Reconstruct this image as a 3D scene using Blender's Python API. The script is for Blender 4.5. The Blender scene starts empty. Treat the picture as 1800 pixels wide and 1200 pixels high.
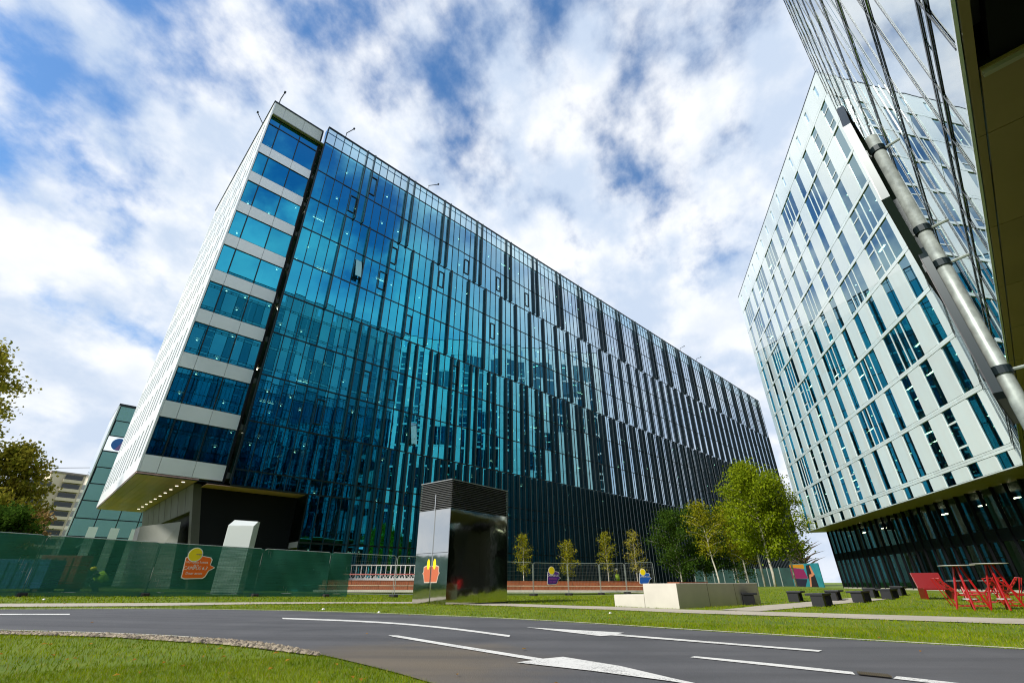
import bpy, math, random
import numpy as np
from mathutils import Vector, Matrix
random.seed(7); rng = np.random.default_rng(7)
S = bpy.context.scene
rad = math.radians

# ------------------------------------------------------------------ camera
EYE = 0.70
PITCH, ROLL, FPX = rad(28.08), rad(-0.346), 800.0        # 16 mm lens on a 36 mm wide frame
cp, sp = math.cos(PITCH), math.sin(PITCH)
_r = np.array([1, 0, 0.]); _w = np.array([0, cp, sp]); _u = np.array([0, -sp, cp])
RIGHT = math.cos(ROLL) * _r + math.sin(ROLL) * _u
UP = -math.sin(ROLL) * _r + math.cos(ROLL) * _u
cam = bpy.data.cameras.new('camera'); cam_ob = bpy.data.objects.new('camera', cam)
S.collection.objects.link(cam_ob)
cam.lens = 16.0; cam.sensor_width = 36.0; cam.clip_start = 0.05; cam.clip_end = 6000
M = Matrix.Identity(4)
for i in range(3):
    M[i][0] = RIGHT[i]; M[i][1] = UP[i]; M[i][2] = -_w[i]
M[2][3] = EYE
cam_ob.matrix_world = M
S.camera = cam_ob

# ------------------------------------------------------------------ sky, sun, exposure
SUN_AZ, SUN_EL = rad(-130), rad(41)                      # azimuth from +Y towards +X
world = bpy.data.worlds.new('World'); S.world = world; world.use_nodes = True
nt = world.node_tree; nt.nodes.clear()
def N(tree, t, **kw):
    n = tree.nodes.new(t)
    for k, v in kw.items(): setattr(n, k, v)
    return n
def lk(tree, a, b): tree.links.new(a, b)
def mth(tree, op, a, b=None, clamp=False):
    n = N(tree, 'ShaderNodeMath', operation=op, use_clamp=clamp)
    for i, v in enumerate((a, b)):
        if v is None: continue
        if isinstance(v, (int, float)): n.inputs[i].default_value = v
        else: lk(tree, v, n.inputs[i])
    return n.outputs[0]
def mapr(tree, v, a, b, c=0., d=1., smooth=False):
    n = N(tree, 'ShaderNodeMapRange'); n.interpolation_type = 'SMOOTHSTEP' if smooth else 'LINEAR'
    lk(tree, v, n.inputs[0])
    for i, x in enumerate((a, b, c, d)): n.inputs[i + 1].default_value = x
    return n.outputs[0]
def mixc(tree, f, a, b):
    n = N(tree, 'ShaderNodeMix', data_type='RGBA')
    for s, v in ((0, f), (6, a), (7, b)):
        if isinstance(v, (int, float)): n.inputs[s].default_value = v
        elif isinstance(v, tuple): n.inputs[s].default_value = (*v[:3], 1)
        else: lk(tree, v, n.inputs[s])
    return n.outputs[2]
sky = N(nt, 'ShaderNodeTexSky', sky_type='NISHITA', sun_disc=False)
sky.sun_elevation = SUN_EL; sky.sun_rotation = SUN_AZ; sky.air_density = 1.0; sky.dust_density = 0.4; sky.ozone_density = 1.5
tc = N(nt, 'ShaderNodeTexCoord'); sx = N(nt, 'ShaderNodeSeparateXYZ'); lk(nt, tc.outputs['Generated'], sx.inputs[0])
zz = mth(nt, 'ADD', mth(nt, 'MAXIMUM', sx.outputs[2], 0.0), 0.50)
cx = N(nt, 'ShaderNodeCombineXYZ')
lk(nt, mth(nt, 'DIVIDE', sx.outputs[0], zz), cx.inputs[0]); lk(nt, mth(nt, 'DIVIDE', sx.outputs[1], zz), cx.inputs[1])
CLOUD_OFF = (-4.2, 3.3, 0.0); CLOUD_STREAK = rad(-60)
mp = N(nt, 'ShaderNodeMapping'); mp.inputs['Location'].default_value = CLOUD_OFF
mp.inputs['Rotation'].default_value = (0, 0, CLOUD_STREAK); mp.inputs['Scale'].default_value = (1.0, 0.9, 1)
lk(nt, cx.outputs[0], mp.inputs[0])
def noise(tree, vec, scale, detail, rough=.55, dist=0.):
    n = N(tree, 'ShaderNodeTexNoise'); lk(tree, vec, n.inputs['Vector'])
    n.inputs['Scale'].default_value = scale; n.inputs['Detail'].default_value = detail
    n.inputs['Roughness'].default_value = rough; n.inputs['Distortion'].default_value = dist
    return n.outputs[0]
n1 = noise(nt, mp.outputs[0], 2.5, 2, .5, .1); n2 = noise(nt, mp.outputs[0], 8.5, 8, .56, .0)
n3 = noise(nt, mp.outputs[0], 6.5, 6, .55)
dens = mth(nt, 'ADD', mth(nt, 'MULTIPLY', n1, .58), mth(nt, 'MULTIPLY', n2, .42))
lowz = mapr(nt, sx.outputs[2], 0.0, 0.85, .22, 0.0)           # clouds close up towards the horizon
dl = mth(nt, 'ADD', dens, lowz)
cover = mapr(nt, dl, .428, .562, .0, 1, True)
shade = mapr(nt, n3, .36, .62, 0, 1, True)
ccol = mixc(nt, shade, (5.0, 5.9, 7.3), (8.1, 8.3, 8.6))
thick = mapr(nt, dl, .56, .74, 0, .55, True)
ccol = mixc(nt, thick, ccol, (5.2, 6.0, 7.2))
hs = N(nt, 'ShaderNodeHueSaturation'); hs.inputs['Saturation'].default_value = 1.22; hs.inputs['Value'].default_value = 1.75
lk(nt, sky.outputs[0], hs.inputs['Color'])
skyc = mixc(nt, cover, hs.outputs[0], ccol)
bg = N(nt, 'ShaderNodeBackground'); bg.inputs['Strength'].default_value = 0.085
wo = N(nt, 'ShaderNodeOutputWorld'); lk(nt, skyc, bg.inputs[0]); lk(nt, bg.outputs[0], wo.inputs[0])

sl = bpy.data.lights.new('sun', 'SUN'); sl.energy = 3.3; sl.angle = rad(6.0); sl.color = (1.0, .95, .86)
sun = bpy.data.objects.new('sun', sl); S.collection.objects.link(sun)
sd = Vector((math.sin(SUN_AZ) * math.cos(SUN_EL), math.cos(SUN_AZ) * math.cos(SUN_EL), math.sin(SUN_EL)))
sun.rotation_euler = sd.to_track_quat('Z', 'Y').to_euler(); sun.location = sd * 200
S.view_settings.view_transform = 'Standard'; S.view_settings.look = 'None'
S.view_settings.exposure = 0.58; S.view_settings.gamma = 1.0; S.view_settings.use_curve_mapping = False
S.cycles.filter_width = 1.1; S.cycles.max_bounces = 8; S.cycles.transparent_max_bounces = 14; S.cycles.glossy_bounces = 5
S.cycles.caustics_reflective = False; S.cycles.caustics_refractive = False
S.cycles.sample_clamp_indirect = 6.0

# ------------------------------------------------------------------ survey helpers
def ray(x, y): return (x - 900) * RIGHT + (600 - y) * UP + FPX * _w
def gz(x, y):
    x = np.asarray(x, float); y = np.asarray(y, float)
    d = np.hypot(x, y)
    a = .027 * 3.0 * np.logaddexp(0, -(x + 2) / 3.0)
    a = np.minimum(a, .75)
    m = .50 * np.exp(-(((x - 17.5) / 6.5) ** 2 + ((y - 34.0) / 9.0) ** 2))
    return a * np.clip(d / 6.0, 0, 1) + m
def ground_at(px, py):
    d = ray(px, py); hd = math.hypot(d[0], d[1]); t = d[2] / hd; u = d[:2] / hd
    s0 = .5
    s = s0
    while s < 400:
        if EYE + t * s <= float(gz(u[0] * s, u[1] * s)): break
        s += .05
    p = u * s; return (p[0], p[1])
def at_dist(px, py, D):                                     # point on the sight line at horizontal distance D
    d = ray(px, py); hd = math.hypot(d[0], d[1]); k = D / hd
    return (d[0] * k, d[1] * k, EYE + d[2] * k)
def at_z(px, py, z):
    d = ray(px, py); k = (z - EYE) / d[2]; return (d[0] * k, d[1] * k)

# ------------------------------------------------------------------ materials
def mat(name, col, rough=.6, metal=0., var=0., vscale=3., bump=0., bscale=40., spec=.5, col2=None, coat=0., tint=None):
    m = bpy.data.materials.new(name); m.use_nodes = True; t = m.node_tree; b = t.nodes['Principled BSDF']
    b.inputs['Roughness'].default_value = rough; b.inputs['Metallic'].default_value = metal
    b.inputs['Specular IOR Level'].default_value = spec; b.inputs['Coat Weight'].default_value = coat
    b.inputs['Coat Roughness'].default_value = .03
    b.inputs['Base Color'].default_value = (*col, 1)
    if var or col2 or bump:
        c = N(t, 'ShaderNodeTexCoord'); g = N(t, 'ShaderNodeNewGeometry')
        if var or col2:
            f = noise(t, g.outputs['Position'], vscale, 6, .6)
            f = mapr(t, f, .3, .7)
            a = tuple(max(0, x * (1 - var)) for x in col); d = col2 if col2 else tuple(min(1, x * (1 + var)) for x in col)
            lk(t, mixc(t, f, a, d), b.inputs['Base Color'])
            lk(t, mapr(t, f, 0, 1, max(0, rough - .06), min(1, rough + .06)), b.inputs['Roughness'])
        if bump:
            bn = N(t, 'ShaderNodeBump'); bn.inputs['Strength'].default_value = bump; bn.inputs['Distance'].default_value = .02
            lk(t, noise(t, g.outputs['Position'], bscale, 5, .6), bn.inputs['Height']); lk(t, bn.outputs[0], b.inputs['Normal'])
    return m
def emit(name, col, s):
    m = bpy.data.materials.new(name); m.use_nodes = True; b = m.node_tree.nodes['Principled BSDF']
    b.inputs['Base Color'].default_value = (*col, 1); b.inputs['Emission Color'].default_value = (*col, 1); b.inputs['Emission Strength'].default_value = s
    return m
def glass(name, tint, trans, r0=.35, wav=0.0, rough=0.0, graze=(.93, .98, 1.0), g0=.30, g1=.95):
    """coated facade glass: tinted mirror over a tinted see-through pane"""
    m = bpy.data.materials.new(name); m.use_nodes = True; t = m.node_tree; t.nodes.clear()
    o = N(t, 'ShaderNodeOutputMaterial'); lw = N(t, 'ShaderNodeLayerWeight'); lw.inputs[0].default_value = .5
    f3 = mth(t, 'POWER', lw.outputs['Facing'], 2.6)
    oi = N(t, 'ShaderNodeObjectInfo'); ge = N(t, 'ShaderNodeNewGeometry'); rv = mth(t, 'FRACT', mth(t, 'ADD', oi.outputs['Random'], ge.outputs['Random Per Island']))
    fac = mth(t, 'MULTIPLY', mapr(t, f3, 0, 1, r0, 1.0), mapr(t, rv, 0, 1, .86, 1.0))
    gl = N(t, 'ShaderNodeBsdfGlossy'); gl.inputs['Roughness'].default_value = rough
    lk(t, mixc(t, mapr(t, lw.outputs['Facing'], g0, g1, 0, 1, True), tint, graze), gl.inputs[0])
    tr = N(t, 'ShaderNodeBsdfTransparent'); tr.inputs[0].default_value = (*trans, 1)
    if wav:
        g = N(t, 'ShaderNodeNewGeometry'); bn = N(t, 'ShaderNodeBump'); bn.inputs['Strength'].default_value = wav; bn.inputs['Distance'].default_value = .05
        lk(t, noise(t, g.outputs['Position'], .55, 2), bn.inputs['Height']); lk(t, bn.outputs[0], gl.inputs['Normal'])
    mx = N(t, 'ShaderNodeMixShader'); lk(t, fac, mx.inputs[0]); lk(t, tr.outputs[0], mx.inputs[1]); lk(t, gl.outputs[0], mx.inputs[2])
    lk(t, mx.outputs[0], o.inputs[0]); return m
MT = {}
MT['glass_a'] = glass('blue coated glass', (.050, .53, .76), (.15, .46, .46), .74, .018, graze=(.78, .90, 1.0), g0=.26, g1=.58)
MT['glass_p'] = glass('parapet glass', (.10, .45, .68), (.66, .84, .88), .25)
MT['glass_b'] = glass('dark teal glass', (.28, .60, .70), (.14, .38, .34), .42, .012)
MT['glass_lobby'] = glass('lobby glass', (.16, .24, .22), (.34, .46, .43), .12, graze=(.42, .52, .50))
MT['glass_far'] = glass('far tower glass', (.40, .74, .78), (.15, .35, .36), .80)
MT['white'] = mat('white coated panel', (.90, .92, .91), .38, .35, var=.03, vscale=.4, coat=.25)
MT['panel_b'] = mat('back painted glass panel', (.82, .92, .92), .20, var=.03, vscale=.3, coat=1.0)
MT['panel_c'] = glass('mirror glass panel', (.62, .80, .82), (.10, .16, .17), .62, .02)
MT['panel_g'] = mat('pale grey panel', (.62, .66, .64), .35, var=.03, vscale=.4, coat=.2)
MT['frame'] = mat('dark anodised aluminium', (.012, .022, .026), .35, .3)
MT['fin'] = mat('dark fin', (.010, .030, .034), .28, .2, coat=.2)
MT['black'] = mat('black cladding', (.006, .007, .009), .6, var=.15, vscale=.6, spec=.15)
MT['slab'] = mat('interior slab', (.30, .32, .32), .8)
MT['core'] = mat('interior core wall', (.16, .18, .18), .8, var=.3, vscale=.25)
MT['column'] = mat('interior column', (.55, .58, .57), .7)
MT['lamp'] = emit('ceiling lamp', (1.0, .84, .58), 14)
MT['downlight'] = emit('downlight', (1.0, .90, .72), 1.1)
MT['soffit_a'] = mat('timber soffit', (.58, .36, .34), .42, var=.18, vscale=.35, coat=.05, spec=.3)
MT['soffit_b'] = mat('bronze soffit panel', (.33, .25, .135), .45, .1, var=.06, vscale=.8)
MT['bronze_edge'] = mat('pale metal rim', (.45, .43, .36), .4, .3)
MT['grey_portal'] = mat('grey stone portal', (.075, .075, .065), .5, var=.12, vscale=.7)
MT['concrete'] = mat('pale concrete', (.58, .55, .48), .8, var=.07, vscale=1.6, bump=.15, bscale=25)
MT['path'] = mat('concrete path', (.42, .38, .31), .85, var=.10, vscale=1.2, bump=.2, bscale=30)
MT['asphalt'] = mat('asphalt', (.098, .099, .107), .78, var=.16, vscale=1.1, bump=.5, bscale=90)
def stain(m, c, r, colr):
    t = m.node_tree; b = t.nodes['Principled BSDF']; g = N(t, 'ShaderNodeNewGeometry'); d = N(t, 'ShaderNodeVectorMath', operation='DISTANCE'); lk(t, g.outputs['Position'], d.inputs[0]); d.inputs[1].default_value = c
    nn = noise(t, g.outputs['Position'], 1.3, 6, .65); f = mapr(t, mth(t, 'ADD', mth(t, 'DIVIDE', d.outputs['Value'], r), mth(t, 'MULTIPLY', nn, .9)), .75, 1.45, .75, 0, True)
    src = b.inputs['Base Color'].links[0].from_socket; lk(t, mixc(t, f, src, colr), b.inputs['Base Color'])
stain(MT['asphalt'], (-1.1, 5.3, 0), 2.0, (.17, .135, .09))
def tyre_bands(m):
    t = m.node_tree; b = t.nodes['Principled BSDF']; g = N(t, 'ShaderNodeNewGeometry'); mp_ = N(t, 'ShaderNodeMapping'); mp_.inputs['Rotation'].default_value = (0, 0, rad(28)); mp_.inputs['Scale'].default_value = (.05, .9, 1); lk(t, g.outputs['Position'], mp_.inputs[0])
    f = mapr(t, noise(t, mp_.outputs[0], 1.4, 4, .6), .40, .66, 0, .5, True); src = b.inputs['Base Color'].links[0].from_socket
    c = mixc(t, f, src, (.045, .045, .050)); sp_ = mapr(t, noise(t, g.outputs['Position'], 160, 2), .62, .72, 0, .55); lk(t, mixc(t, sp_, c, (.20, .20, .20)), b.inputs['Base Color'])
tyre_bands(MT['asphalt'])
MT['paint'] = mat('road paint', (.70, .70, .68), .7, var=.06, vscale=14, bump=.2, bscale=60)
_t = MT['paint'].node_tree; _b = _t.nodes['Principled BSDF']; _g = N(_t, 'ShaderNodeNewGeometry'); _f = mth(_t, 'ADD', mth(_t, 'MULTIPLY', noise(_t, _g.outputs['Position'], 55, 4, .7), .7), mth(_t, 'MULTIPLY', noise(_t, _g.outputs['Position'], 3, 3), .3)); lk(_t, mixc(_t, mapr(_t, _f, .53, .62, 0, .75), _b.inputs['Base Color'].links[0].from_socket, (.10, .10, .105)), _b.inputs['Base Color'])
MT['lawn'] = mat('lawn soil and grass', (.075, .14, .004), .9, col2=(.165, .215, .008), var=.1, vscale=.8, bump=.6, bscale=60)
MT['steel'] = mat('polished steel', (.62, .61, .57), .06, 1.0)
MT['galv'] = mat('galvanised steel', (.34, .38, .36), .42, .3, var=.30, vscale=22)
MT['louvre'] = mat('louvre blade', (.40, .41, .41), .35, .5)
MT['wood'] = mat('red brown timber', (.24, .072, .026), .55, var=.2, vscale=4)
MT['tread'] = mat('pale timber tread', (.62, .46, .30), .6, var=.1, vscale=4)
MT['bench'] = mat('anthracite metal', (.010, .011, .014), .5)
MT['red'] = mat('red lacquer', (.36, .008, .010), .35, coat=.3)
MT['tabletop'] = mat('white table top', (.50, .50, .48), .4)
MT['bark_birch'] = mat('birch bark', (.55, .51, .43), .8, var=.4, vscale=7, col2=(.66, .62, .54))
MT['bark'] = mat('brown bark', (.10, .075, .05), .9, var=.3, vscale=6)
MT['orange'] = mat('orange sign', (.95, .15, .010), .5)
MT['yellow'] = mat('yellow sign', (.95, .70, .01), .5)
MT['signwhite'] = mat('sign white', (.85, .83, .80), .5)
MT['purple'] = mat('purple sign', (.085, .022, .26), .5)
MT['blue'] = mat('blue sign', (.015, .10, .45), .5)
MT['hivis'] = mat('hi vis vest', (.42, .62, .03), .7)
MT['dkcloth'] = mat('dark work clothes', (.02, .024, .035), .85)
MT['skin'] = mat('skin', (.48, .27, .18), .6)
MT['rubber'] = mat('black rubber', (.02, .02, .02), .8)
MT['beige'] = mat('beige render', (.66, .56, .44), .85, var=.06, vscale=.1)
MT['brown_r'] = mat('brown render', (.30, .25, .23), .85)
MT['dkglass'] = mat('dark window', (.03, .035, .04), .15)
MT['pebble'] = mat('pebble', (.30, .26, .19), .85)
_t = MT['pebble'].node_tree; lk(_t, mixc(_t, N(_t, 'ShaderNodeNewGeometry').outputs['Random Per Island'], (.05, .04, .03), (.42, .35, .25)), _t.nodes['Principled BSDF'].inputs['Base Color'])
MT['sand'] = mat('sandy verge', (.09, .075, .05), .9, var=.2, vscale=5, bump=.4, bscale=60)

def panel_tone(m, amt):
    t = m.node_tree; b = t.nodes['Principled BSDF']; oi = N(t, 'ShaderNodeObjectInfo'); src = b.inputs['Base Color'].links[0].from_socket
    h_ = N(t, 'ShaderNodeHueSaturation'); lk(t, src, h_.inputs['Color']); lk(t, mapr(t, oi.outputs['Random'], 0, 1, 1 - amt, 1 + amt * .4), h_.inputs['Value']); lk(t, h_.outputs[0], b.inputs['Base Color'])
panel_tone(MT['panel_b'], .10); panel_tone(MT['white'], .05); panel_tone(MT['soffit_a'], .15); panel_tone(MT['soffit_b'], .10); panel_tone(MT['wood'], .15)
# ------------------------------------------------------------------ mesh helpers
class Frame:
    def __init__(s, o, ang): s.o = Vector((o[0], o[1], o[2] if len(o) > 2 else 0)); s.a = ang; s.c = math.cos(ang); s.s = math.sin(ang)
    def w(s, x, y, z=0): return Vector((s.o.x + x * s.c - y * s.s, s.o.y + x * s.s + y * s.c, s.o.z + z))
WORLD = Frame((0, 0, 0), 0)
class MB:
    def __init__(s): s.v = []; s.f = []
    def quad(s, *p):
        k = len(s.v); s.v += [tuple(q) for q in p]; s.f.append(tuple(range(k, k + len(p)))); return s
    def box(s, x0, x1, y0, y1, z0, z1):
        k = len(s.v)
        s.v += [(x0, y0, z0), (x1, y0, z0), (x1, y1, z0), (x0, y1, z0), (x0, y0, z1), (x1, y0, z1), (x1, y1, z1), (x0, y1, z1)]
        s.f += [tuple(k + i for i in q) for q in ((3, 2, 1, 0), (4, 5, 6, 7), (0, 1, 5, 4), (1, 2, 6, 5), (2, 3, 7, 6), (3, 0, 4, 7))]; return s
    def hexa(s, a, b):                    # two quads of corners (bottom ring, top ring)
        k = len(s.v); n = len(a); s.v += [tuple(p) for p in a] + [tuple(p) for p in b]
        s.f.append(tuple(k + i for i in reversed(range(n)))); s.f.append(tuple(k + n + i for i in range(n)))
        for i in range(n): j = (i + 1) % n; s.f.append((k + i, k + j, k + n + j, k + n + i))
        return s
    def tube(s, pts, r, n=8, cap=True):
        pts = [Vector(p) for p in pts]; rs = r if isinstance(r, (list, tuple)) else [r] * len(pts); k = len(s.v); up = Vector((0, 0, 1))
        for i, p in enumerate(pts):
            d = (pts[min(i + 1, len(pts) - 1)] - pts[max(i - 1, 0)]).normalized()
            a = d.cross(up if abs(d.z) < .95 else Vector((1, 0, 0))).normalized(); b = d.cross(a)
            for j in range(n):
                th = 2 * math.pi * j / n; s.v.append(tuple(p + (a * math.cos(th) + b * math.sin(th)) * rs[i]))
        for i in range(len(pts) - 1):
            for j in range(n):
                q = (j + 1) % n; s.f.append((k + i * n + j, k + (i + 1) * n + j, k + (i + 1) * n + q, k + i * n + q))
        if cap:
            s.f.append(tuple(k + j for j in range(n))); e = k + (len(pts) - 1) * n; s.f.append(tuple(e + j for j in reversed(range(n))))
        return s
    def disc(s, c, r, z0, z1, n=20): return s.tube([(c[0], c[1], z0), (c[0], c[1], z1)], r, n)
    def mesh(s, name, m):
        me = bpy.data.meshes.new(name); me.from_pydata(s.v, [], s.f); me.materials.append(m); me.update(); return me
    def build(s, name, m, parent=None, fr=WORLD, smooth=False, bevel=0.):
        me = s.mesh(name, m); o = link(name, me, parent, fr)
        if smooth:
            for p in me.polygons: p.use_smooth = True
        if bevel:
            b = o.modifiers.new('bevel', 'BEVEL'); b.width = bevel; b.segments = 2; b.limit_method = 'ANGLE'
        return o
def link(name, me, parent=None, fr=WORLD, pos=(0, 0, 0), rot=(0, 0, 0)):
    o = bpy.data.objects.new(name, me); S.collection.objects.link(o)
    p = fr.w(*pos); ABS[o.name] = p.copy(); ROT[o.name] = fr.a + rot[2]; a = 0.
    if parent is not None:
        o.parent = parent; a = ROT.get(parent.name, 0.); p = Matrix.Rotation(-a, 3, 'Z') @ (p - ABS[parent.name])
    o.location = p; o.rotation_euler = (rot[0], rot[1], fr.a + rot[2] - a); return o
ABS = {}; ROT = {}
def thing(name, label, cat, loc, group=None):
    o = bpy.data.objects.new(name, None); S.collection.objects.link(o); o.location = Vector(loc); o.empty_display_size = .3
    ABS[o.name] = Vector(loc); return tag(o, label, cat, group)
def tag(o, label, cat, group=None):
    o['label'] = label; o['category'] = cat
    if group: o['group'] = group
    return o
def struct(o): o['kind'] = 'structure'; return o
def stuff(o): o['kind'] = 'stuff'; return o
def np_mesh(name, V, F, m):
    me = bpy.data.meshes.new(name); V = np.asarray(V, np.float32); F = np.asarray(F, np.int32); k = F.shape[1]
    me.vertices.add(len(V)); me.vertices.foreach_set('co', V.ravel()); me.loops.add(F.size); me.loops.foreach_set('vertex_index', F.ravel())
    me.polygons.add(len(F)); me.polygons.foreach_set('loop_start', np.arange(0, F.size, k, dtype=np.int32)); me.polygons.foreach_set('loop_total', np.full(len(F), k, np.int32))
    me.materials.append(m); me.update(calc_edges=True); return me
def inside(poly, x, y):
    c = np.zeros(len(x), bool); n = len(poly)
    for i in range(n):
        x1, y1 = poly[i]; x2, y2 = poly[(i + 1) % n]
        if y1 == y2: continue
        c ^= ((y1 > y) != (y2 > y)) & (x < (x2 - x1) * (y - y1) / (y2 - y1) + x1)
    return c
def resample(pts, n):
    p = np.array(pts, float); d = np.r_[0, np.cumsum(np.hypot(*np.diff(p, axis=0).T))]; t = np.linspace(0, d[-1], n)
    return np.c_[np.interp(t, d, p[:, 0]), np.interp(t, d, p[:, 1])]
def smooth_line(pts, n, it=6):
    p = resample(pts, n)
    for _ in range(it): p[1:-1] = p[1:-1] * .5 + (p[:-2] + p[2:]) * .25
    return p

# ------------------------------------------------------------------ ground
def axis(lo, hi, step, far):
    a = list(np.arange(lo, hi + step / 2, step)); e = step; v = lo; L = []
    while v > -far: e *= 1.5; v -= e; L.append(v)
    e = step; v = hi; Rr = []
    while v < far: e *= 1.5; v += e; Rr.append(v)
    return np.array(L[::-1] + a + Rr)
gx = axis(-60, 60, .8, 3500); gy = axis(-14, 80, .8, 3500)
X, Y = np.meshgrid(gx, gy); Z = gz(X, Y); Z = np.where(np.hypot(X, Y) > 150, 0.2, Z)
V = np.c_[X.ravel(), Y.ravel(), Z.ravel()]; nx = len(gx); I = np.arange(len(gx) - 1); J = np.arange(len(gy) - 1)
ii, jj = np.meshgrid(I, J); b0 = (jj * nx + ii).ravel(); F = np.c_[b0, b0 + 1, b0 + nx + 1, b0 + nx]
struct(link('ground', np_mesh('ground', V, F, MT['lawn'])))

def sheet(name, A, B, m, dz, cross=6, parent=None):
    """a draped sheet between two edge lines"""
    A = np.asarray(A); B = np.asarray(B); n = len(A); t = np.linspace(0, 1, cross + 1)
    Px = A[:, None, 0] * (1 - t) + B[:, None, 0] * t; Py = A[:, None, 1] * (1 - t) + B[:, None, 1] * t
    Pz = gz(Px, Py) + dz; V = np.c_[Px.ravel(), Py.ravel(), Pz.ravel()]; c = cross + 1
    i, j = np.meshgrid(np.arange(n - 1), np.arange(cross), indexing='ij'); b = (i * c + j).ravel()
    F = np.c_[b, b + 1, b + c + 1, b + c]
    # face up
    if np.cross(V[F[0, 1]] - V[F[0, 0]], V[F[0, 2]] - V[F[0, 0]])[2] < 0: F = F[:, ::-1]
    return link(name, np_mesh(name, V, F, m), parent)
G = ground_at
far_px = [(0, 1072), (150, 1070.5), (300, 1070.5), (450, 1072.5), (600, 1076), (750, 1081.5), (900, 1088), (1050, 1097), (1250, 1111), (1500, 1126), (1800, 1143)]
near_px = [(0, 1110), (150, 1112), (300, 1118), (400, 1125), (480, 1133), (545, 1149), (600, 1159), (680, 1180), (780, 1200)]
far_w = [G(*p) for p in far_px]; near_w = [G(*p) for p in near_px]
e = np.array(far_w[0]) - np.array(far_w[2]); e /= np.hypot(*e); far_w = [tuple(np.array(far_w[0]) + e * 30), tuple(np.array(far_w[0]) + e * 10)] + far_w
e2 = np.array(near_w[0]) - np.array(near_w[2]); e2 /= np.hypot(*e2)
near_w = [tuple(np.array(near_w[0]) + e2 * 33), tuple(np.array(near_w[0]) + e2 * 11)] + near_w
far_w += [(9.5, 2.6), (15, -2.5), (24, -11)]
near_w += [(.35, 2.9), (1.4, .8), (3.6, -2.6), (8, -8), (15, -16)]
farL = smooth_line(far_w, 120); nearL = smooth_line(near_w, 120)
road = struct(sheet('road', farL, nearL, MT['asphalt'], .012, 12))
# far kerb edging line of the road (thin concrete strip)
def offset_line(L, d):
    L = np.asarray(L); t = np.gradient(L, axis=0); t /= np.hypot(*t.T)[:, None]; return L + np.c_[-t[:, 1], t[:, 0]] * d
sheet('kerb_edging', offset_line(farL, .0), offset_line(farL, .07), MT['concrete'], .022, 1, road)
sheet('kerb_edging', offset_line(nearL[:70], -.05), offset_line(nearL[:70], .0), MT['concrete'], .022, 1, road)
def mark(name, px_a, px_b, n=14):
    A = smooth_line([G(*p) for p in px_a], n, 2); B = smooth_line([G(*p) for p in px_b], n, 2)
    return sheet(name, A, B, MT['paint'], .018, 1, road)
mark('lane_line', [(495, 1087), (600, 1090.2), (700, 1095.6), (800, 1105), (897, 1118.6)], [(497, 1089.3), (600, 1092.6), (700, 1098.2), (800, 1108), (895, 1121.4)])
mark('lane_line', [(-60, 1080.2), (122, 1079.8)], [(-60, 1082), (122, 1081.6)])
mark('lane_line', [(1222, 1156), (1360, 1169.5), (1500, 1185.5)], [(1214, 1159), (1350, 1173), (1505, 1190)])
mark('lane_line', [(1578, 1193.5), (1700, 1207)], [(1572, 1197), (1690, 1211)])
def mark_poly(name, px):
    W = [G(*p) for p in px]; me = bpy.data.meshes.new(name)
    me.from_pydata([(x, y, float(gz(x, y)) + .020) for x, y in W], [], [tuple(range(len(W)))]); me.materials.append(MT['paint'])
    o = link(name, me, road); return o
mark_poly('direction_arrow', [(925, 1104.3), (1098, 1114), (1085, 1116.4), (1446, 1146.2), (1440, 1149), (1075, 1118.6), (1056, 1120.4)])
mark_poly('direction_arrow', [(682, 1118.6), (690, 1121.5), (800, 1141), (938, 1164.5), (908, 1168.6), (1040, 1183), (1180, 1203), (1290, 1222), (1190, 1199), (1090, 1175), (990, 1157.6), (955, 1161.3), (800, 1136.5), (700, 1119)])
# drain grate beside the line
dg = [G(*p) for p in [(1508, 1187), (1564, 1193.4), (1572, 1197), (1512, 1190.5)]]
dm = MB(); P0, P1, P2, P3 = [np.array(q) for q in dg]
zc = float(gz(*P0))
dm.quad(*[(q[0], q[1], zc + .020) for q in dg]); dr = thing('drain_grate', 'rusty slotted drain grate set in the asphalt between two white lines', 'drain', (*P0, zc))
dm.build('grate_base', MT['rubber'], dr)
for k in range(14):
    a = P0 + (P1 - P0) * (k + .15) / 14; b = P0 + (P1 - P0) * (k + .6) / 14; c = P3 + (P2 - P3) * (k + .6) / 14; d = P3 + (P2 - P3) * (k + .15) / 14
    MB().hexa([(*q, zc + .022) for q in (a, b, c, d)], [(*q, zc + .034) for q in (a, b, c, d)]).build('grate_bar', MT['sand'], dr)

# paths
pt = [(-300, 1062), (0, 1061.2), (250, 1060), (450, 1058.6), (600, 1058.4), (735, 1058), (900, 1061), (1080, 1066.5), (1200, 1071.5), (1430, 1077.5), (1800, 1088)]
pb = [(-300, 1068.5), (0, 1067), (250, 1065.5), (450, 1062.0), (600, 1060.6), (735, 1060.6), (900, 1065.5), (1080, 1072), (1200, 1077.5), (1430, 1085), (1800, 1098)]
pa_w = [G(*p) for p in pt] + [(14.5, 10.3)]; pb_w = [G(*p) for p in pb] + [(14.5, 8.6)]
pathA, pathB = resample(pa_w, 90), resample(pb_w, 90)
struct(sheet('path', pathA, pathB, MT['path'], .014, 3))
fk_a = [G(*p) for p in [(1265, 1072.5), (1340, 1064.5), (1420, 1058), (1500, 1050.5)]]; fk_b = [G(*p) for p in [(1335, 1074.6), (1400, 1069), (1470, 1062), (1560, 1053)]]
struct(sheet('path', resample(fk_a, 20), resample(fk_b, 20), MT['path'], .018, 3))

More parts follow.
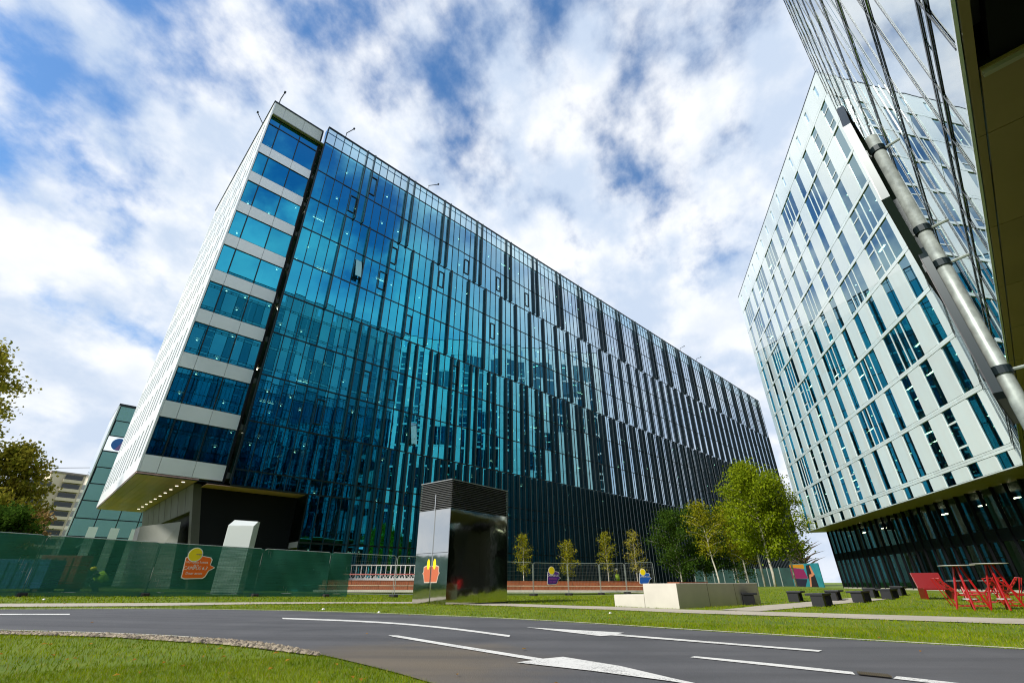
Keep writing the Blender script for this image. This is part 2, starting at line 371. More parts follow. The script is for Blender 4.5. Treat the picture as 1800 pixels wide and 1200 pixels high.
# ------------------------------------------------------------------ building frames
UA = math.atan2(.69916, .71496)
CA = Vector((-23.373, 28.760, 0)); FA = Frame(CA, UA)                    # +x along the long facade, +y into the building
BN = Vector((31.17, 28.16, 0)); FB = Frame(BN, rad(90 - 13.83))          # +x away along facade, +y outward
FC = Frame(BN, UA + math.pi)                                             # +x towards the camera, +y into the building

# ================================================================== building A: long blue glass office
A = thing('glass_office_building', 'long blue glass office building with dark vertical fins and white banded corner', 'building', CA)
rows = [44.3, 42.0, 37.85, 34.1, 30.35, 26.6, 22.8, 19.05, 15.3, 11.55, 8.0, 6.9]
low = [6.9, 3.5, .15]
MOD, T0 = .905, 5.30; NM = 134; TE = T0 + MOD * NM
pane_count = 0
rest = MB()
def rnd(a): return random.uniform(-a, a)
pmesh = {}
def pane(t0, t1, y, z0, z1, m, key):
    """one glass pane: outer face with a real thickness"""
    global pane_count
    w = round(t1 - t0, 3); hh = round(z1 - z0, 3); k = (w, hh, key)
    if k not in pmesh: pmesh[k] = MB().quad((0, 0, 0), (w, 0, 0), (w, 0, hh), (0, 0, hh)).mesh('pane', m)
    o = link('window_pane', pmesh[k], A, FA, (t0, y, z0), (rnd(.004), 0, rnd(.005))); pane_count += 1; return o
NEAR = 24
G_ROWS = [(rows[i + 1], rows[i]) for i in range(len(rows) - 1)]
for c in range(NM):
    t0 = T0 + c * MOD + .025; t1 = T0 + (c + 1) * MOD - .025
    rr = list(enumerate(G_ROWS)) + ([(20 + i, (low[i + 1], low[i])) for i in range(2)] if c >= 6 else [])
    for ri, (z0, z1) in rr:
        mk = 'glass_p' if ri == 0 else 'glass_a'
        if c < NEAR and pane_count < 272 and ri < 20:
            pane(t0, t1, 0, z0 + .04, z1 - .04, MT[mk], mk)
        elif ri == 0: pass
        else:
            a, b = rnd(.004) * (z1 - z0) * .5, rnd(.005) * .45
            rest.quad((t0, -a - b, z0 + .04), (t1, -a + b, z0 + .04), (t1, a + b, z1 - .04), (t0, a - b, z1 - .04))
stuff(rest.build('window_panes', MT['glass_a'], A, FA))
pr = MB()
for c in range(NEAR, NM):
    pr.quad((T0 + c * MOD + .025, 0, 42.04), (T0 + (c + 1) * MOD - .025, 0, 42.04), (T0 + (c + 1) * MOD - .025, 0, 44.26), (T0 + c * MOD + .025, 0, 44.26))
stuff(pr.build('parapet_panes', MT['glass_p'], A, FA))
# mullions and transoms
mu = MB()
for c in range(NM + 1):
    t = T0 + c * MOD; mu.box(t - .028, t + .028, -.05, .06, 6.9 if c < 6 else .15, 44.3)
stuff(mu.build('mullions', MT['frame'], A, FA))
for z in rows[:1] + rows[1:]: MB().box(T0, TE, -.04, .07, z - .05, z + .05).build('transom', MT['frame'], A, FA)
for z in low[1:]: MB().box(T0 + 6 * MOD, TE, -.04, .07, z - .06, z + .06).build('transom', MT['frame'], A, FA)
MB().box(T0 - .05, TE, -.07, .12, 44.3, 44.42).build('roof_rail', MT['frame'], A, FA)
MB().box(T0 - .05, TE, .30, .36, 43.9, 43.97).build('roof_rail', MT['frame'], A, FA)
# fins: pairs every six modules at the top, every third module below, two of three further down, every module at the base
fmesh = {}
def fin(c, z0, z1, dp=.23):
    k = (z0, z1, dp)
    if k not in fmesh: fmesh[k] = MB().box(-.06, .06, -dp, -.05, z0, z1).mesh('fin', MT['fin'])
    link('fin', fmesh[k], A, FA, (T0 + c * MOD, 0, 0))
off = 5
for c in range(3, NM + 1):
    m6 = (c - off) % 6
    if c > 4 and m6 in (0, 1): fin(c, 34.15, 44.25, .32)
    if (c - off) % 3 == 2 : fin(c, 22.85, 34.05, .32)
    if c > 6 and (c - off) % 3 in (0, 1): fin(c, 11.6, 22.75, .29)
    if c > 9: fin(c, .2 if c >= 6 else 6.95, 11.5, .40)
# operable vents
for (c, r, opened) in [(6, 1, 0), (4, 2, 0), (10, 3, 0), (9, 4, 0), (13, 5, 0), (6, 4, 1), (17, 3, 0), (12, 7, 0), (9, 7, 0), (5, 8, 0), (15, 8, 1), (8, 9, 0), (21, 2, 0), (27, 2, 0), (33, 2, 0), (20, 6, 0), (26, 4, 0)]:
    z0, z1 = G_ROWS[r]; t = T0 + c * MOD + .1; w = .70; za, zb = z0 + .75, z1 - .85
    f = MB()
    for b in ((t, t + .07, za, zb), (t + w - .07, t + w, za, zb), (t + .07, t + w - .07, za, za + .07), (t + .07, t + w - .07, zb - .07, zb)): f.box(b[0], b[1], -.09 if not opened else -.09, .04, b[2], b[3])
    vf = f.build('vent_window', MT['frame'], A, FA)
    if opened: MB().hexa([(t + .04, -.55, za), (t + w - .04, -.55, za), (t + w - .04, -.51, za), (t + .04, -.51, za)], [(t + .04, -.10, zb - .04), (t + w - .04, -.10, zb - .04), (t + w - .04, -.06, zb - .04), (t + .04, -.06, zb - .04)]).build('opened_sash', MT['glass_b'], vf, FA)
# white banded corner, set back
YS = .60
bt = [8.25 + 3.70 * k for k in range(9)]
cols = [(.12, 1.02), (1.06, 3.0), (3.04, 4.86)]
for k, z in enumerate(bt):
    for (a, b) in cols: MB().box(a - .02 + .012, b + .02 - .012, YS, YS + .25, z - 1.12 + (.05 if k == 0 else 0), z).build('white_panel', MT['white'], A, FA)
    z1 = bt[k + 1] - 1.12 if k < 8 else 41.95
    for (a, b) in cols:
        if k == 8:
            pane(a + .03, b - .03, YS + .08, z + .05, 40.75, MT['glass_a'], 'sa'); pane(a + .03, b - .03, YS + .08, 40.85, z1 - .05, MT['glass_a'], 'sb')
        else: pane(a + .03, b - .03, YS + .08, z + .05, z1 - .05, MT['glass_a'], 's')
    fr = MB()
    for t in (.06, 1.04, 3.02, 4.86): fr.box(t - .035, t + .035, YS + .03, YS + .12, z, z1)
    fr.box(.1, 4.86, YS + .03, YS + .12, z, z + .05); fr.box(.1, 4.86, YS + .03, YS + .12, z1 - .05, z1)
    if k == 8: fr.box(.1, 4.86, YS + .03, YS + .12, 40.75, 40.85)
    fr.build('window_frame', MT['frame'], A, FA)
for (a, b) in cols: MB().box(a - .01, b + .01, YS, YS + .25, 41.95, 43.85).build('white_panel', MT['panel_g'], A, FA)
MB().box(-.1, 5.0, YS - .05, YS + .5, 43.85, 44.02).build('coping', MT['frame'], A, FA)
MB().box(4.90, 5.02, YS - .02, YS + .3, 7.0, 43.9).build('corner_joint', MT['black'], A, FA)
MB().quad((5.22, YS + .15, 7.0), (5.22, .0, 7.0), (5.22, .0, 44.2), (5.22, YS + .15, 44.2)).build('return_pane', MT['glass_a'], A, FA)
MB().box(5.20, 5.27, -.05, .05, 7.0, 44.2).build('return_frame', MT['frame'], A, FA)
# white side wall with slit windows (end elevation)
SD = 21.7
for k, z in enumerate(bt + [43.85]):
    z0 = z - 1.12 if k < 9 else 41.95
    MB().box(-.02, .10, YS, SD, z0 + (.05 if k == 0 else 0), z).build('spandrel', MT['white'], A, FA)
    if k == 9: break
    z1 = bt[k + 1] - 1.12 if k < 8 else 41.95
    pier = MB(); y = YS; n = 0
    while y < SD - .3:
        wpi = (1.15, .95, 1.35)[(n + k) % 3]; pier.box(-.02, .10, y, min(y + wpi, SD), z + .015, z1 - .015); y += wpi + .55; n += 1
    stuff(pier.build('white_piers', MT['white'], A, FA))
    MB().quad((.06, YS, z), (.06, SD, z), (.06, SD, z1), (.06, YS, z1)).build('side_glazing', MT['glass_b'], A, FA)
MB().box(-.1, .4, YS + .5, SD, 43.85, 44.02).build('coping', MT['frame'], A, FA)
# overhang soffit of timber strips, with downlights
for i in range(9):
    a = .02 + i * .385
    MB().box(a, a + .375, YS + .02, SD - .05, 7.06, 7.14).build('soffit_board', MT['soffit_a'], A, FA)
MB().box(3.95, 10.6, .25, 1.9, 6.82, 6.86).build('soffit_board', MT['soffit_a'], A, FA)
MB().box(-.02, .02, YS, SD, 7.0, 7.05).build('soffit_rim', MT['frame'], A, FA)
MB().box(.02, 5.0, YS, YS + .04, 7.0, 7.05).build('soffit_rim', MT['frame'], A, FA)
for i in range(10):
    yy = 2.0 + i * 1.9; MB().disc((2.85, yy), .10, 7.03, 7.058, 12).build('downlight', MT['downlight'], A, FA)
# base under the overhang: black battered wall and grey portal frame with a deep opening
bb = MB().hexa([(5.5, 1.95, .05), (10.7, 1.95, .05), (10.7, 21, .05), (5.5, 21, .05)], [(3.9, 1.95, 7.04), (10.7, 1.95, 7.04), (10.7, 21, 7.04), (3.9, 21, 7.04)])
bb.build('base_wall', MT['black'], A, FA)
def lean(z): return 3.47 + (7.04 - z) * .229
pf = MB()
for (ya, yb, za, zb) in ((1.93, 2.6, .1, 7.03), (2.6, 21, 5.3, 7.03), (15.5, 21, .1, 5.3)):
    pf.hexa([(lean(za), ya, za), (lean(za) + .5, ya, za), (lean(za) + .5, yb, za), (lean(za), yb, za)], [(lean(zb), ya, zb), (lean(zb) + .5, ya, zb), (lean(zb) + .5, yb, zb), (lean(zb), yb, zb)])
pf.build('portal_frame', MT['grey_portal'], A, FA)
for i in range(7): MB().hexa([(lean(5.3) - .01, 4 + i * 2.3, 5.32), (lean(5.3) + .1, 4 + i * 2.3, 5.32), (lean(5.3) + .1, 4.05 + i * 2.3, 5.32), (lean(5.3) - .01, 4.05 + i * 2.3, 5.32)],
    [(lean(7) - .01, 4 + i * 2.3, 7), (lean(7) + .1, 4 + i * 2.3, 7), (lean(7) + .1, 4.05 + i * 2.3, 7), (lean(7) - .01, 4.05 + i * 2.3, 7)]).build('panel_joint', MT['black'], A, FA)
MB().hexa([(2.2, 6.0, .3), (4.4, 4.2, .3), (4.4, 8.5, .3), (2.2, 8.5, .3)], [(1.9, 6.6, 4.5), (3.9, 4.6, 4.8), (3.9, 8.5, 4.8), (1.9, 8.5, 4.5)]).build('entrance_pier', mat('pale stone pier', (.30, .31, .28), .3, coat=.4), A, FA)
# structure inside: slabs, core, columns, lamps, roof, back
for z in [42.0, 37.85, 34.1, 30.35, 26.6, 22.8, 19.05, 15.3, 11.55, 8.0]:
    MB().box(.25, TE, .95, 21.5, z - .55, z - .12).build('floor_slab', MT['slab'], A, FA)
    MB().box(T0, TE, .16, .95, z - .42, z - .15).build('slab_edge', MT['slab'], A, FA)
MB().box(10.8, TE, .2, 21.5, 3.2, 3.6).build('floor_slab', MT['slab'], A, FA)
MB().box(6, TE - 1, 9.5, 15, 0, 41.4).build('core_wall', MT['core'], A, FA)
MB().box(.3, TE, 21.5, 21.8, 7.2, 43.6).build('rear_wall', MT['panel_g'], A, FA)
MB().box(TE + .02, TE + .3, 0.1, 21.8, 0, 44.2).build('end_wall', MT['panel_g'], A, FA)
MB().box(10.8, TE, 21.5, 21.75, 0, 7.2).build('rear_wall', MT['black'], A, FA)
col = MB()
for i in range(18):
    t = 3.4 + i * 7.24
    col.tube([(t, 2.4, 7.2 if t < 10.8 else .1), (t, 2.4, 41.4)], .38, 10, False)
col.build('columns', MT['column'], A, FA, True); stuff(A.children[-1])
lm = MB()
for zi, z in enumerate([41.3, 37.15, 33.4, 29.65, 25.9, 22.1, 18.35, 14.6, 10.85, 7.3, 3.1]):
    for i in range(70):
        for y in (1.6, 4.2, 6.9):
            t = 1.2 + i * 1.8 + rnd(.25)
            if (z < 8 and t < 11.5) or random.random() < .60: continue
            if random.random() < .90: lm.quad((t, y, z), (t, y + .11, z), (t + .11, y + .11, z), (t + .11, y, z))
            else: lm.quad((t, y, z), (t, y + .05, z), (t + 1.1, y + .05, z), (t + 1.1, y, z))
stuff(lm.build('ceiling_lamps', MT['lamp'], A, FA))
# furniture, blinds and partitions dimly seen indoors
pa = MB()
for z in [37.85, 34.1, 30.35, 26.6, 22.8, 19.05, 15.3, 11.55, 8.0, 3.6]:
    for i in range(46):
        t = random.uniform(6 if z > 7.9 else 12, TE - 2); y = random.uniform(1.2, 5)
        if random.random() < .5: pa.box(t, t + random.uniform(.8, 2.4), y, y + .1, z - .1, z + random.uniform(.9, 2.2))
        else: pa.box(t, t + .1, y, y + 3, z - .1, z + 2.9)
stuff(pa.build('office_partitions', MT['column'], A, FA))
bl = MB()
for c in range(NM):
    for ri in range(1, 10):
        if random.random() < (.16 if c > 2 else .05):
            z0, z1 = G_ROWS[ri]; d_ = random.choice([.35, .5, .8, .95]) * (z1 - z0 - .5); bl.quad((T0 + c * MOD + .05, .12, z1 - .35 - d_), (T0 + (c + 1) * MOD - .05, .12, z1 - .35 - d_), (T0 + (c + 1) * MOD - .05, .12, z1 - .35), (T0 + c * MOD + .05, .12, z1 - .35))
stuff(bl.build('roller_blinds', MT['column'], A, FA))
def roof_mast(x, y, z, rake, hgt=1.6):
    m = MB().tube([(x, y, z), (x, y, z + hgt * .6), (x + rake, y - .5, z + hgt)], .05, 6)
    m.box(x + rake - .09, x + rake + .09, y - .65, y - .45, z + hgt - .05, z + hgt + .08)
    m.build('roof_floodlight', MT['frame'], A, FA)
for (x, y, z, r) in [(.35, YS + .25, 44.0, .1), (.1, 5.2, 44.0, -.9), (7.2, .2, 44.4, .5), (18.2, .2, 44.4, 1.1), (83.5, .2, 44.4, 1.0), (91, .2, 44.4, 1.3)]: roof_mast(x, y, z, r)
MB().box(.1, TE, .3, 21.6, 41.9, 42.0).build('roof', MT['slab'], A, FA)

# ================================================================== building B/C: pale panelled office with overhang
Bd = thing('panelled_office_building', 'pale cyan panelled office building with slit windows, raised over a dark glass lobby', 'building', BN)
zb = [7.0, 8.0, 11.95, 15.9, 19.85, 23.75, 27.65, 31.5, 35.4, 39.3, 43.2, 46.7]
pm = {}
def bpart(name, fr, s0, s1, y0, y1, z0, z1, m, bev=0):
    k = (name, round(s1 - s0, 3), y0, y1, round(z1 - z0, 3), m.name)
    if k not in pm: pm[k] = MB().box(0, s1 - s0, y0, y1, 0, z1 - z0).mesh(name, m)
    return link(name, pm[k], Bd, fr, (s0, 0, z0))
def bpane(fr, s0, s1, y, z0, z1, flip, m=None):
    m = m or MT['glass_b']; k = ('p', round(s1 - s0, 3), round(z1 - z0, 3), y, flip, m.name)
    w, hh = s1 - s0, z1 - z0
    if k not in pm:
        pts = [(0, 0, 0), (w, 0, 0), (w, 0, hh), (0, 0, hh)]
        if flip: pts = pts[::-1]
        pm[k] = MB().quad(*pts).mesh('pane', m)
    link('window_pane', pm[k], Bd, fr, (s0, y, z0), (rnd(.002), 0, rnd(.002)))
def facade(fr, out, ncol, s_first, pitch, seed, L, DEP, PAN, JG):
    """out = +1 when outward is +y. panels proud, panes set back behind them"""
    R_ = random.Random(seed); f, bk, gl = .0, -DEP * out, -(DEP - min(.02, DEP * .4)) * out
    ya, yb = min(f, bk), max(f, bk); ww = 1.22
    def gap(a, b): return a + JG, b - JG
    edges = [(-0.0 if k == 0 else s_first + pitch * (k - 1) + ww, s_first + pitch * k) for k in range(ncol)] + [(s_first + pitch * (ncol - 1) + ww, L)]
    for r in range(len(zb) - 1):
        z0 = zb[r] + (.36 if r > 0 else .05); z1 = zb[r + 1]
        skip = set(); top = r == len(zb) - 2
        for k in range(ncol):
            a = s_first + pitch * k; b = a + ww; q = R_.random()
            if top:
                bpane(fr, a + .35, a + .85, gl, z0 + .9, z1 - .75, out > 0, MT['glass_p'])
                bpart('white_panel', fr, a + .005, a + .35, ya, yb, z0 + .015, z1, PAN); bpart('white_panel', fr, a + .85, b - .005, ya, yb, z0 + .015, z1, PAN)
                bpart('slot_panel', fr, a + .355, a + .845, ya, yb, z0 + .015, z0 + .9, PAN); bpart('slot_panel', fr, a + .355, a + .845, ya, yb, z1 - .75, z1, PAN)
                continue
            bpane(fr, a, b, gl, z0, z1, out > 0)
            if r > 0 and q < .20:                       # operable light: two white rails and a narrow jamb
                m_ = MB(); g0, g1 = min(gl, gl + DEP * .45 * out), max(gl, gl + DEP * .45 * out); hh = z1 - z0
                for zr in (z0 + hh * .22, z0 + hh * .70): m_.box(a + .02, b - .02, g0, g1, zr, zr + .13)
                m_.box(a + .005, a + .09, g0, g1, z0 + .05, z1 - .05); m_.build('vent_frame', PAN, Bd, fr)
            elif r > 0 and q < .42 and k < ncol - 1 and k not in skip:    # triple light
                c0, c1 = b, s_first + pitch * (k + 1); skip.add(k + 1)
                bpane(fr, c0, c1, gl, z0, z1, out > 0); m_ = MB(); g0, g1 = min(gl, gl + DEP * .45 * out), max(gl, gl + DEP * .45 * out)
                for s in (b, (c0 + c1) / 2, c1): m_.box(s - .035, s + .035, g0, g1, z0 + .02, z1 - .02)
                m_.build('window_mullion', PAN, Bd, fr)
        for k, (a, b) in enumerate(edges):
            if k in skip or b - a < .05: continue
            a2, b2 = gap(a, b); bpart('white_panel', fr, a2, b2, ya, yb, z0 + .015, z1 - .015, PAN)
        if r > 0:                                        # floor band with a shadow groove
            for k in range(ncol + 1):
                a = 0 if k == 0 else s_first + pitch * (k - 1) + ww + .97; b = L if k == ncol else s_first + pitch * k + ww + .97
                if b - a < .05: continue
                a2, b2 = gap(a, b); bpart('floor_band', fr, a2, b2, ya - (0 if out > 0 else .002), yb + (.02 if out > 0 else 0), zb[r] + .01, zb[r] + .19, PAN)
                bpart('floor_band', fr, a2, b2, ya, yb, zb[r] + .215, zb[r] + .35, PAN)
    g0, g1 = min(bk, bk - .05 * out), max(bk, bk - .05 * out)
    back = MB()
    for z in zb[1:-1]: back.box(0, L, g0, g1, z - .02, z + .38)
    back.build('groove_backing', MT['frame'], Bd, fr)
    MB().box(0, L, min(.03 * out, -.3 * out), max(.03 * out, -.3 * out), zb[-1], zb[-1] + .1).build('coping', MT['frame'], Bd, fr)
    MB().box(.0, L, min(.01 * out, -.03 * out), max(.01 * out, -.03 * out), zb[0] - .02, zb[0] + .045).build('base_trim', MT['panel_b'], Bd, fr)
LB, LC = 42.9, 45.0
facade(FB, 1, 14, .66, 3.05, 3, LB, .09, MT['panel_b'], .012)
facade(FC, -1, 14, 1.6, 3.05, 5, LC, .012, MT['panel_c'], .05)
# dark pressure caps on the mirror wing
for k in range(14):
    for s_ in (1.6 + 3.05 * k, 1.6 + 3.05 * k + 1.22): MB().box(s_ - .028, s_ + .028, -.016, -.004, 7.05, 46.6).build('pressure_cap', MT['frame'], Bd, FC)
for z in zb[1:-1]:
    for dz_ in (.0, .36): MB().box(.0, LC, -.020, -.006, z + dz_ - .03, z + dz_ + .03).build('pressure_cap', MT['frame'], Bd, FC)
# interiors
for z in zb[1:-1]:
    MB().box(.0, LB - .2, -14, -.32, z - .25, z + .15).build('floor_slab', MT['slab'], Bd, FB)
    MB().box(.5, LC - .2, .32, 12, z - .25, z + .15).build('floor_slab', MT['slab'], Bd, FC)
MB().box(1, LB - 1, -9, -8.6, 7.1, 43).build('core_wall', MT['core'], Bd, FB)
MB().box(4, LC - .4, 7.6, 8, 7.1, 43).build('core_wall', MT['core'], Bd, FC)
MB().box(LB + .0, LB + .2, -14, -.02, 7.0, 46.6).build('end_wall', MT['panel_b'], Bd, FB)
MB().box(LC, LC + .2, .02, 12, 7.0, 46.6).build('end_wall', MT['panel_b'], Bd, FC)
MB().box(0, LB, -14.3, -14, 7.0, 46.6).build('rear_wall', MT['panel_g'], Bd, FB)
lmb = MB(); partb = MB()
for z in zb[2:]:
    for i in range(26):
        for y in (-1.4, -3.4, -5.6):
            if random.random() < .5: continue
            t = .8 + i * 1.62 + rnd(.3); q = z - .27
            if random.random() < .85: lmb.quad((t, y, q), (t, y + .11, q), (t + .11, y + .11, q), (t + .11, y, q))
            else: lmb.quad((t, y, q), (t, y + .16, q), (t + 1.1, y + .16, q), (t + 1.1, y, q))
    for i in range(14):
        t = random.uniform(1, LB - 3); y = random.uniform(-4, -1.2); partb.box(t, t + random.uniform(.8, 2), y, y + .08, z - 3.8, z - 3.8 + random.uniform(.8, 2.2))
stuff(lmb.build('ceiling_lamps', MT['lamp'], Bd, FB)); stuff(partb.build('office_partitions', MT['column'], Bd, FB))
# soffits of the overhang
for i in range(14): MB().box(.02 + i * 3.05, 3.05 + i * 3.05, -3.0, -.04, 6.93, 6.99).build('soffit_panel', MT['soffit_b'], Bd, FB)
vo = at_z(1722, 118, 7.0); dx, dy = vo[0] - BN.x, vo[1] - BN.y
vs = dx * FC.c + dy * FC.s; vy = -dx * FC.s + dy * FC.c                 # start of the void in the soffit, in the wing's frame
sy = [.035, vy - .02, vy + 2.4, vy + 4.9, vy + 7.4]
for j in range(4):
    s = .2; n = 0
    while s < LC - .3:
        e_ = min(s + 3.0, LC)
        if j == 1 and s < vs < e_: e_ = vs
        if not (j == 1 and vs - .01 <= s < vs + 5.9): MB().box(s + .01, e_ - .01, sy[j] + .012, sy[j + 1] - .012, 6.95 - .0, 7.0).build('soffit_panel', MT['soffit_b'], Bd, FC)
        s = e_; n += 1
MB().box(vs, vs + 6, sy[1], sy[2], 8.6, 8.66).build('void_lid', MT['bench'], Bd, FC)
vw = MB(); vw.box(vs - .05, vs, sy[1], sy[2], 7.0, 8.6); vw.box(vs, vs + 6, sy[1] - .05, sy[1], 7.0, 8.6); vw.box(vs, vs + 6, sy[2], sy[2] + .05, 7.0, 8.6); vw.build('void_lining', MT['black'], Bd, FC)
MB().box(vs - .11, vs - .03, sy[1] + .02, sy[2], 6.88, 6.97).build('void_rim', MT['bronze_edge'], Bd, FC)
vb = MB(); vb.box(vs + 1.2, vs + 1.26, sy[1] + .05, sy[2] - .05, 7.4, 8.55); vb.build('void_baffle', MT['bench'], Bd, FC)
MB().box(.2, LC, .3, 12, 7.03, 7.2).build('floor_slab', MT['black'], Bd, FC); MB().box(.0, LB, -14, -.3, 7.03, 7.2).build('floor_slab', MT['black'], Bd, FB)
# lobby, set back under the overhang
LY = -2.7
mull = MB()
for i in range(29):
    s = .4 + i * 1.5; mull.box(s - .05, s + .05, LY - .05, LY + .16, .1, 6.93)
    if i < 28:
        for (z0, z1) in ((.15, 3.3), (4.15, 6.9)): bpane(FB, s + .05, s + 1.45, LY, z0, z1, True, MT['glass_lobby'])
stuff(mull.build('lobby_mullions', MT['black'], Bd, FB))
MB().box(.3, 42.4, LY - .1, LY + .06, 3.3, 4.15).build('lobby_spandrel', MT['black'], Bd, FB)
MB().box(.3, 42.4, LY - .1, LY + .12, .0, .15).build('lobby_plinth', MT['concrete'], Bd, FB)
MB().box(.3, 42.5, -11.2, -11, 0, 6.93).build('lobby_rear_wall', MT['core'], Bd, FB)
MB().box(42.4, 42.5, -11.2, LY, 0, 6.93).build('lobby_end', MT['glass_lobby'], Bd, FB)
for i in range(8):
    s = 1.2 + i * 5.3
    MB().hexa([(s, -4.6, 0), (s + .6, -4.6, 0), (s + .6, -5.2, 0), (s, -5.2, 0)], [(s, -4.6, 6.93), (s + .6, -4.6, 6.93), (s + .6, -5.2, 6.93), (s, -5.2, 6.93)]).build('lobby_column', MT['column'], Bd, FB)
for i in range(9):
    s = 2 + i * 4.6 + rnd(1); MB().box(s, s + .9, -6.2, -6.0, 6.5, 6.56).build('lobby_lamp', MT['lamp'], Bd, FB)
ly = 6.0
MB().box(0.5, LC, ly, ly + .12, .0, 6.94).build('lobby_wall', MT['glass_lobby'], Bd, FC)
MB().box(-16, LC, ly + 4, ly + 4.2, .0, 6.94).build('lobby_rear_wall', MT['core'], Bd, FC)

# ================================================================== far glass tower on the left
ft = at_dist(213, 713, 78)
T = thing('far_glass_tower', 'teal glass tower with a logo screen, behind the white corner overhang', 'building', (ft[0], ft[1], 0)); FT = Frame((ft[0], ft[1], 0), UA)
TH = ft[2]; n_r = 11; rh = TH / n_r
for r in range(n_r):
    for c in range(14):
        w = 2.1
        if r == n_r - 3 and c == 0: continue
        z0 = r * rh; link('window_pane', pm.setdefault(('ft', 1), MB().quad((.05, 0, .05), (w - .05, 0, .05), (w - .05, 0, rh - .05), (.05, 0, rh - .05)).mesh('pane', MT['glass_far'])), T, FT, (c * w, 0, z0), (rnd(.002), 0, rnd(.003)))
fm = MB()
for c in range(15): fm.box(c * 2.1 - .05, c * 2.1 + .05, -.03, .08, 0, TH)
stuff(fm.build('mullions', MT['frame'], T, FT))
for r in range(n_r + 1): MB().box(0, 29.4, -.05, .1, r * rh - .06, r * rh + .06).build('transom', MT['frame'], T, FT)
for c in range(1, 14): MB().box(c * 2.1 - .45, c * 2.1 + .45, -.16, -.06, .3, rh * 3.55).build('pale_fin_panel', MT['panel_b'], T, FT)
MB().box(0, 29.4, 1.2, 1.3, 0, TH - .3).build('core_wall', MT['core'], T, FT)
MB().box(0, 29.4, 9, 9.2, 0, TH).build('rear_wall', MT['panel_g'], T, FT); MB().box(-.2, 0, 0, 9, 0, TH).build('end_wall', MT['panel_b'], T, FT); MB().box(29.4, 29.6, 0, 9, 0, TH).build('end_wall', MT['panel_b'], T, FT)
MB().box(-.2, 29.6, 0, 9.2, TH, TH + .3).build('coping', MT['frame'], T, FT)
z0 = (n_r - 3) * rh
lsc = MB().box(.05, 2.75, -.12, .04, z0 + .1, z0 + rh - .1).build('logo_screen', emit('screen white', (.80, .86, .95), .55), T, FT)
lc = (1.35, z0 + rh * .5)
def disc_poly(cx_, cz_, r, a0, a1, y, n=18): return [(cx_ + r * math.cos(a0 + (a1 - a0) * i / n), y, cz_ + r * math.sin(a0 + (a1 - a0) * i / n)) for i in range(n + 1)]
m_ = MB(); m_.quad(*disc_poly(*lc, .78, rad(60), rad(250), -.135)); m_.build('logo_mark', mat('logo blue', (.03, .16, .55), .5), lsc, FT)
m_ = MB(); m_.quad(*disc_poly(*lc, .78, rad(-110), rad(60), -.135)); m_.build('logo_mark', mat('logo purple', (.25, .14, .42), .5), lsc, FT)

# far apartment block
ab = at_dist(118, 832, 240); ax = at_dist(60, 935, 240)
Ap = thing('apartment_block', 'beige apartment block with dark recessed balconies in the far distance', 'building', (ab[0], ab[1], 0)); FAp = Frame((ab[0], ab[1], 0), math.atan2(-ab[0], ab[1]) + rad(8) - math.pi * 0 )
AH = ab[2]; fl = 12; fh = AH / fl
MB().box(-11, 14, .9, 14, 0, AH - fh).build('wall', MT['beige'], Ap, FAp)
MB().box(-4, 14, .9, 13, AH - fh, AH).build('wall', MT['beige'], Ap, FAp); MB().box(-4.3, 14.3, .5, 13.3, AH, AH + .6).build('roof', MT['brown_r'], Ap, FAp)
MB().box(-16, -11, 2, 14, 0, AH - 2 * fh).build('wall', MT['brown_r'], Ap, FAp)
for r in range(fl):
    z = r * fh
    for c, (a, b) in enumerate(((-10, -3), (0, 5), (8, 13))):
        if r == fl - 1 and c == 0: continue
        MB().box(a, b, -.1, .95, z + fh * .38, z + fh * .88).build('balcony_opening', MT['dkglass'], Ap, FAp)
        MB().box(a - .3, b + .3, -.6, .9, z + fh * .02, z + fh * .36).build('balcony', MT['beige'], Ap, FAp)
# tower crane behind
cr = at_dist(150, 842, 330); C_ = thing('tower_crane', 'thin dark crane jib reaching left behind the apartment block', 'crane', (cr[0], cr[1], 0)); FCr = Frame((cr[0], cr[1], 0), math.atan2(-cr[0], cr[1]))
m_ = MB()
for (a, b) in (((0, 0), (0, 0)),):
    for dx_ in (-.9, .9):
        for dy_ in (-.9, .9): m_.tube([(dx_, dy_, 0), (dx_, dy_, cr[2])], .16, 4)
for k in range(20): z = k * cr[2] / 20; m_.tube([(-.9, -.9, z), (.9, -.9, z + cr[2] / 20)], .1, 4)
m_.build('mast', MT['frame'], C_, FCr)
m_ = MB(); zt = cr[2]
for (dy_, dz_) in ((-.6, 0), (.6, 0), (0, 1.3)): m_.tube([(-38, dy_, zt + dz_), (12, dy_, zt + dz_)], .17, 4)
for k in range(24): x = -38 + k * 2; m_.tube([(x, -.6, zt), (x + 1, 0, zt + 1.3), (x + 2, -.6, zt)], .1, 4)
m_.build('jib', MT['frame'], C_, FCr); MB().tube([(-30, 0, zt + 1.3), (0, 0, zt + 6), (11, 0, zt + 1.3)], .12, 4).build('tie_rod', MT['frame'], C_, FCr)

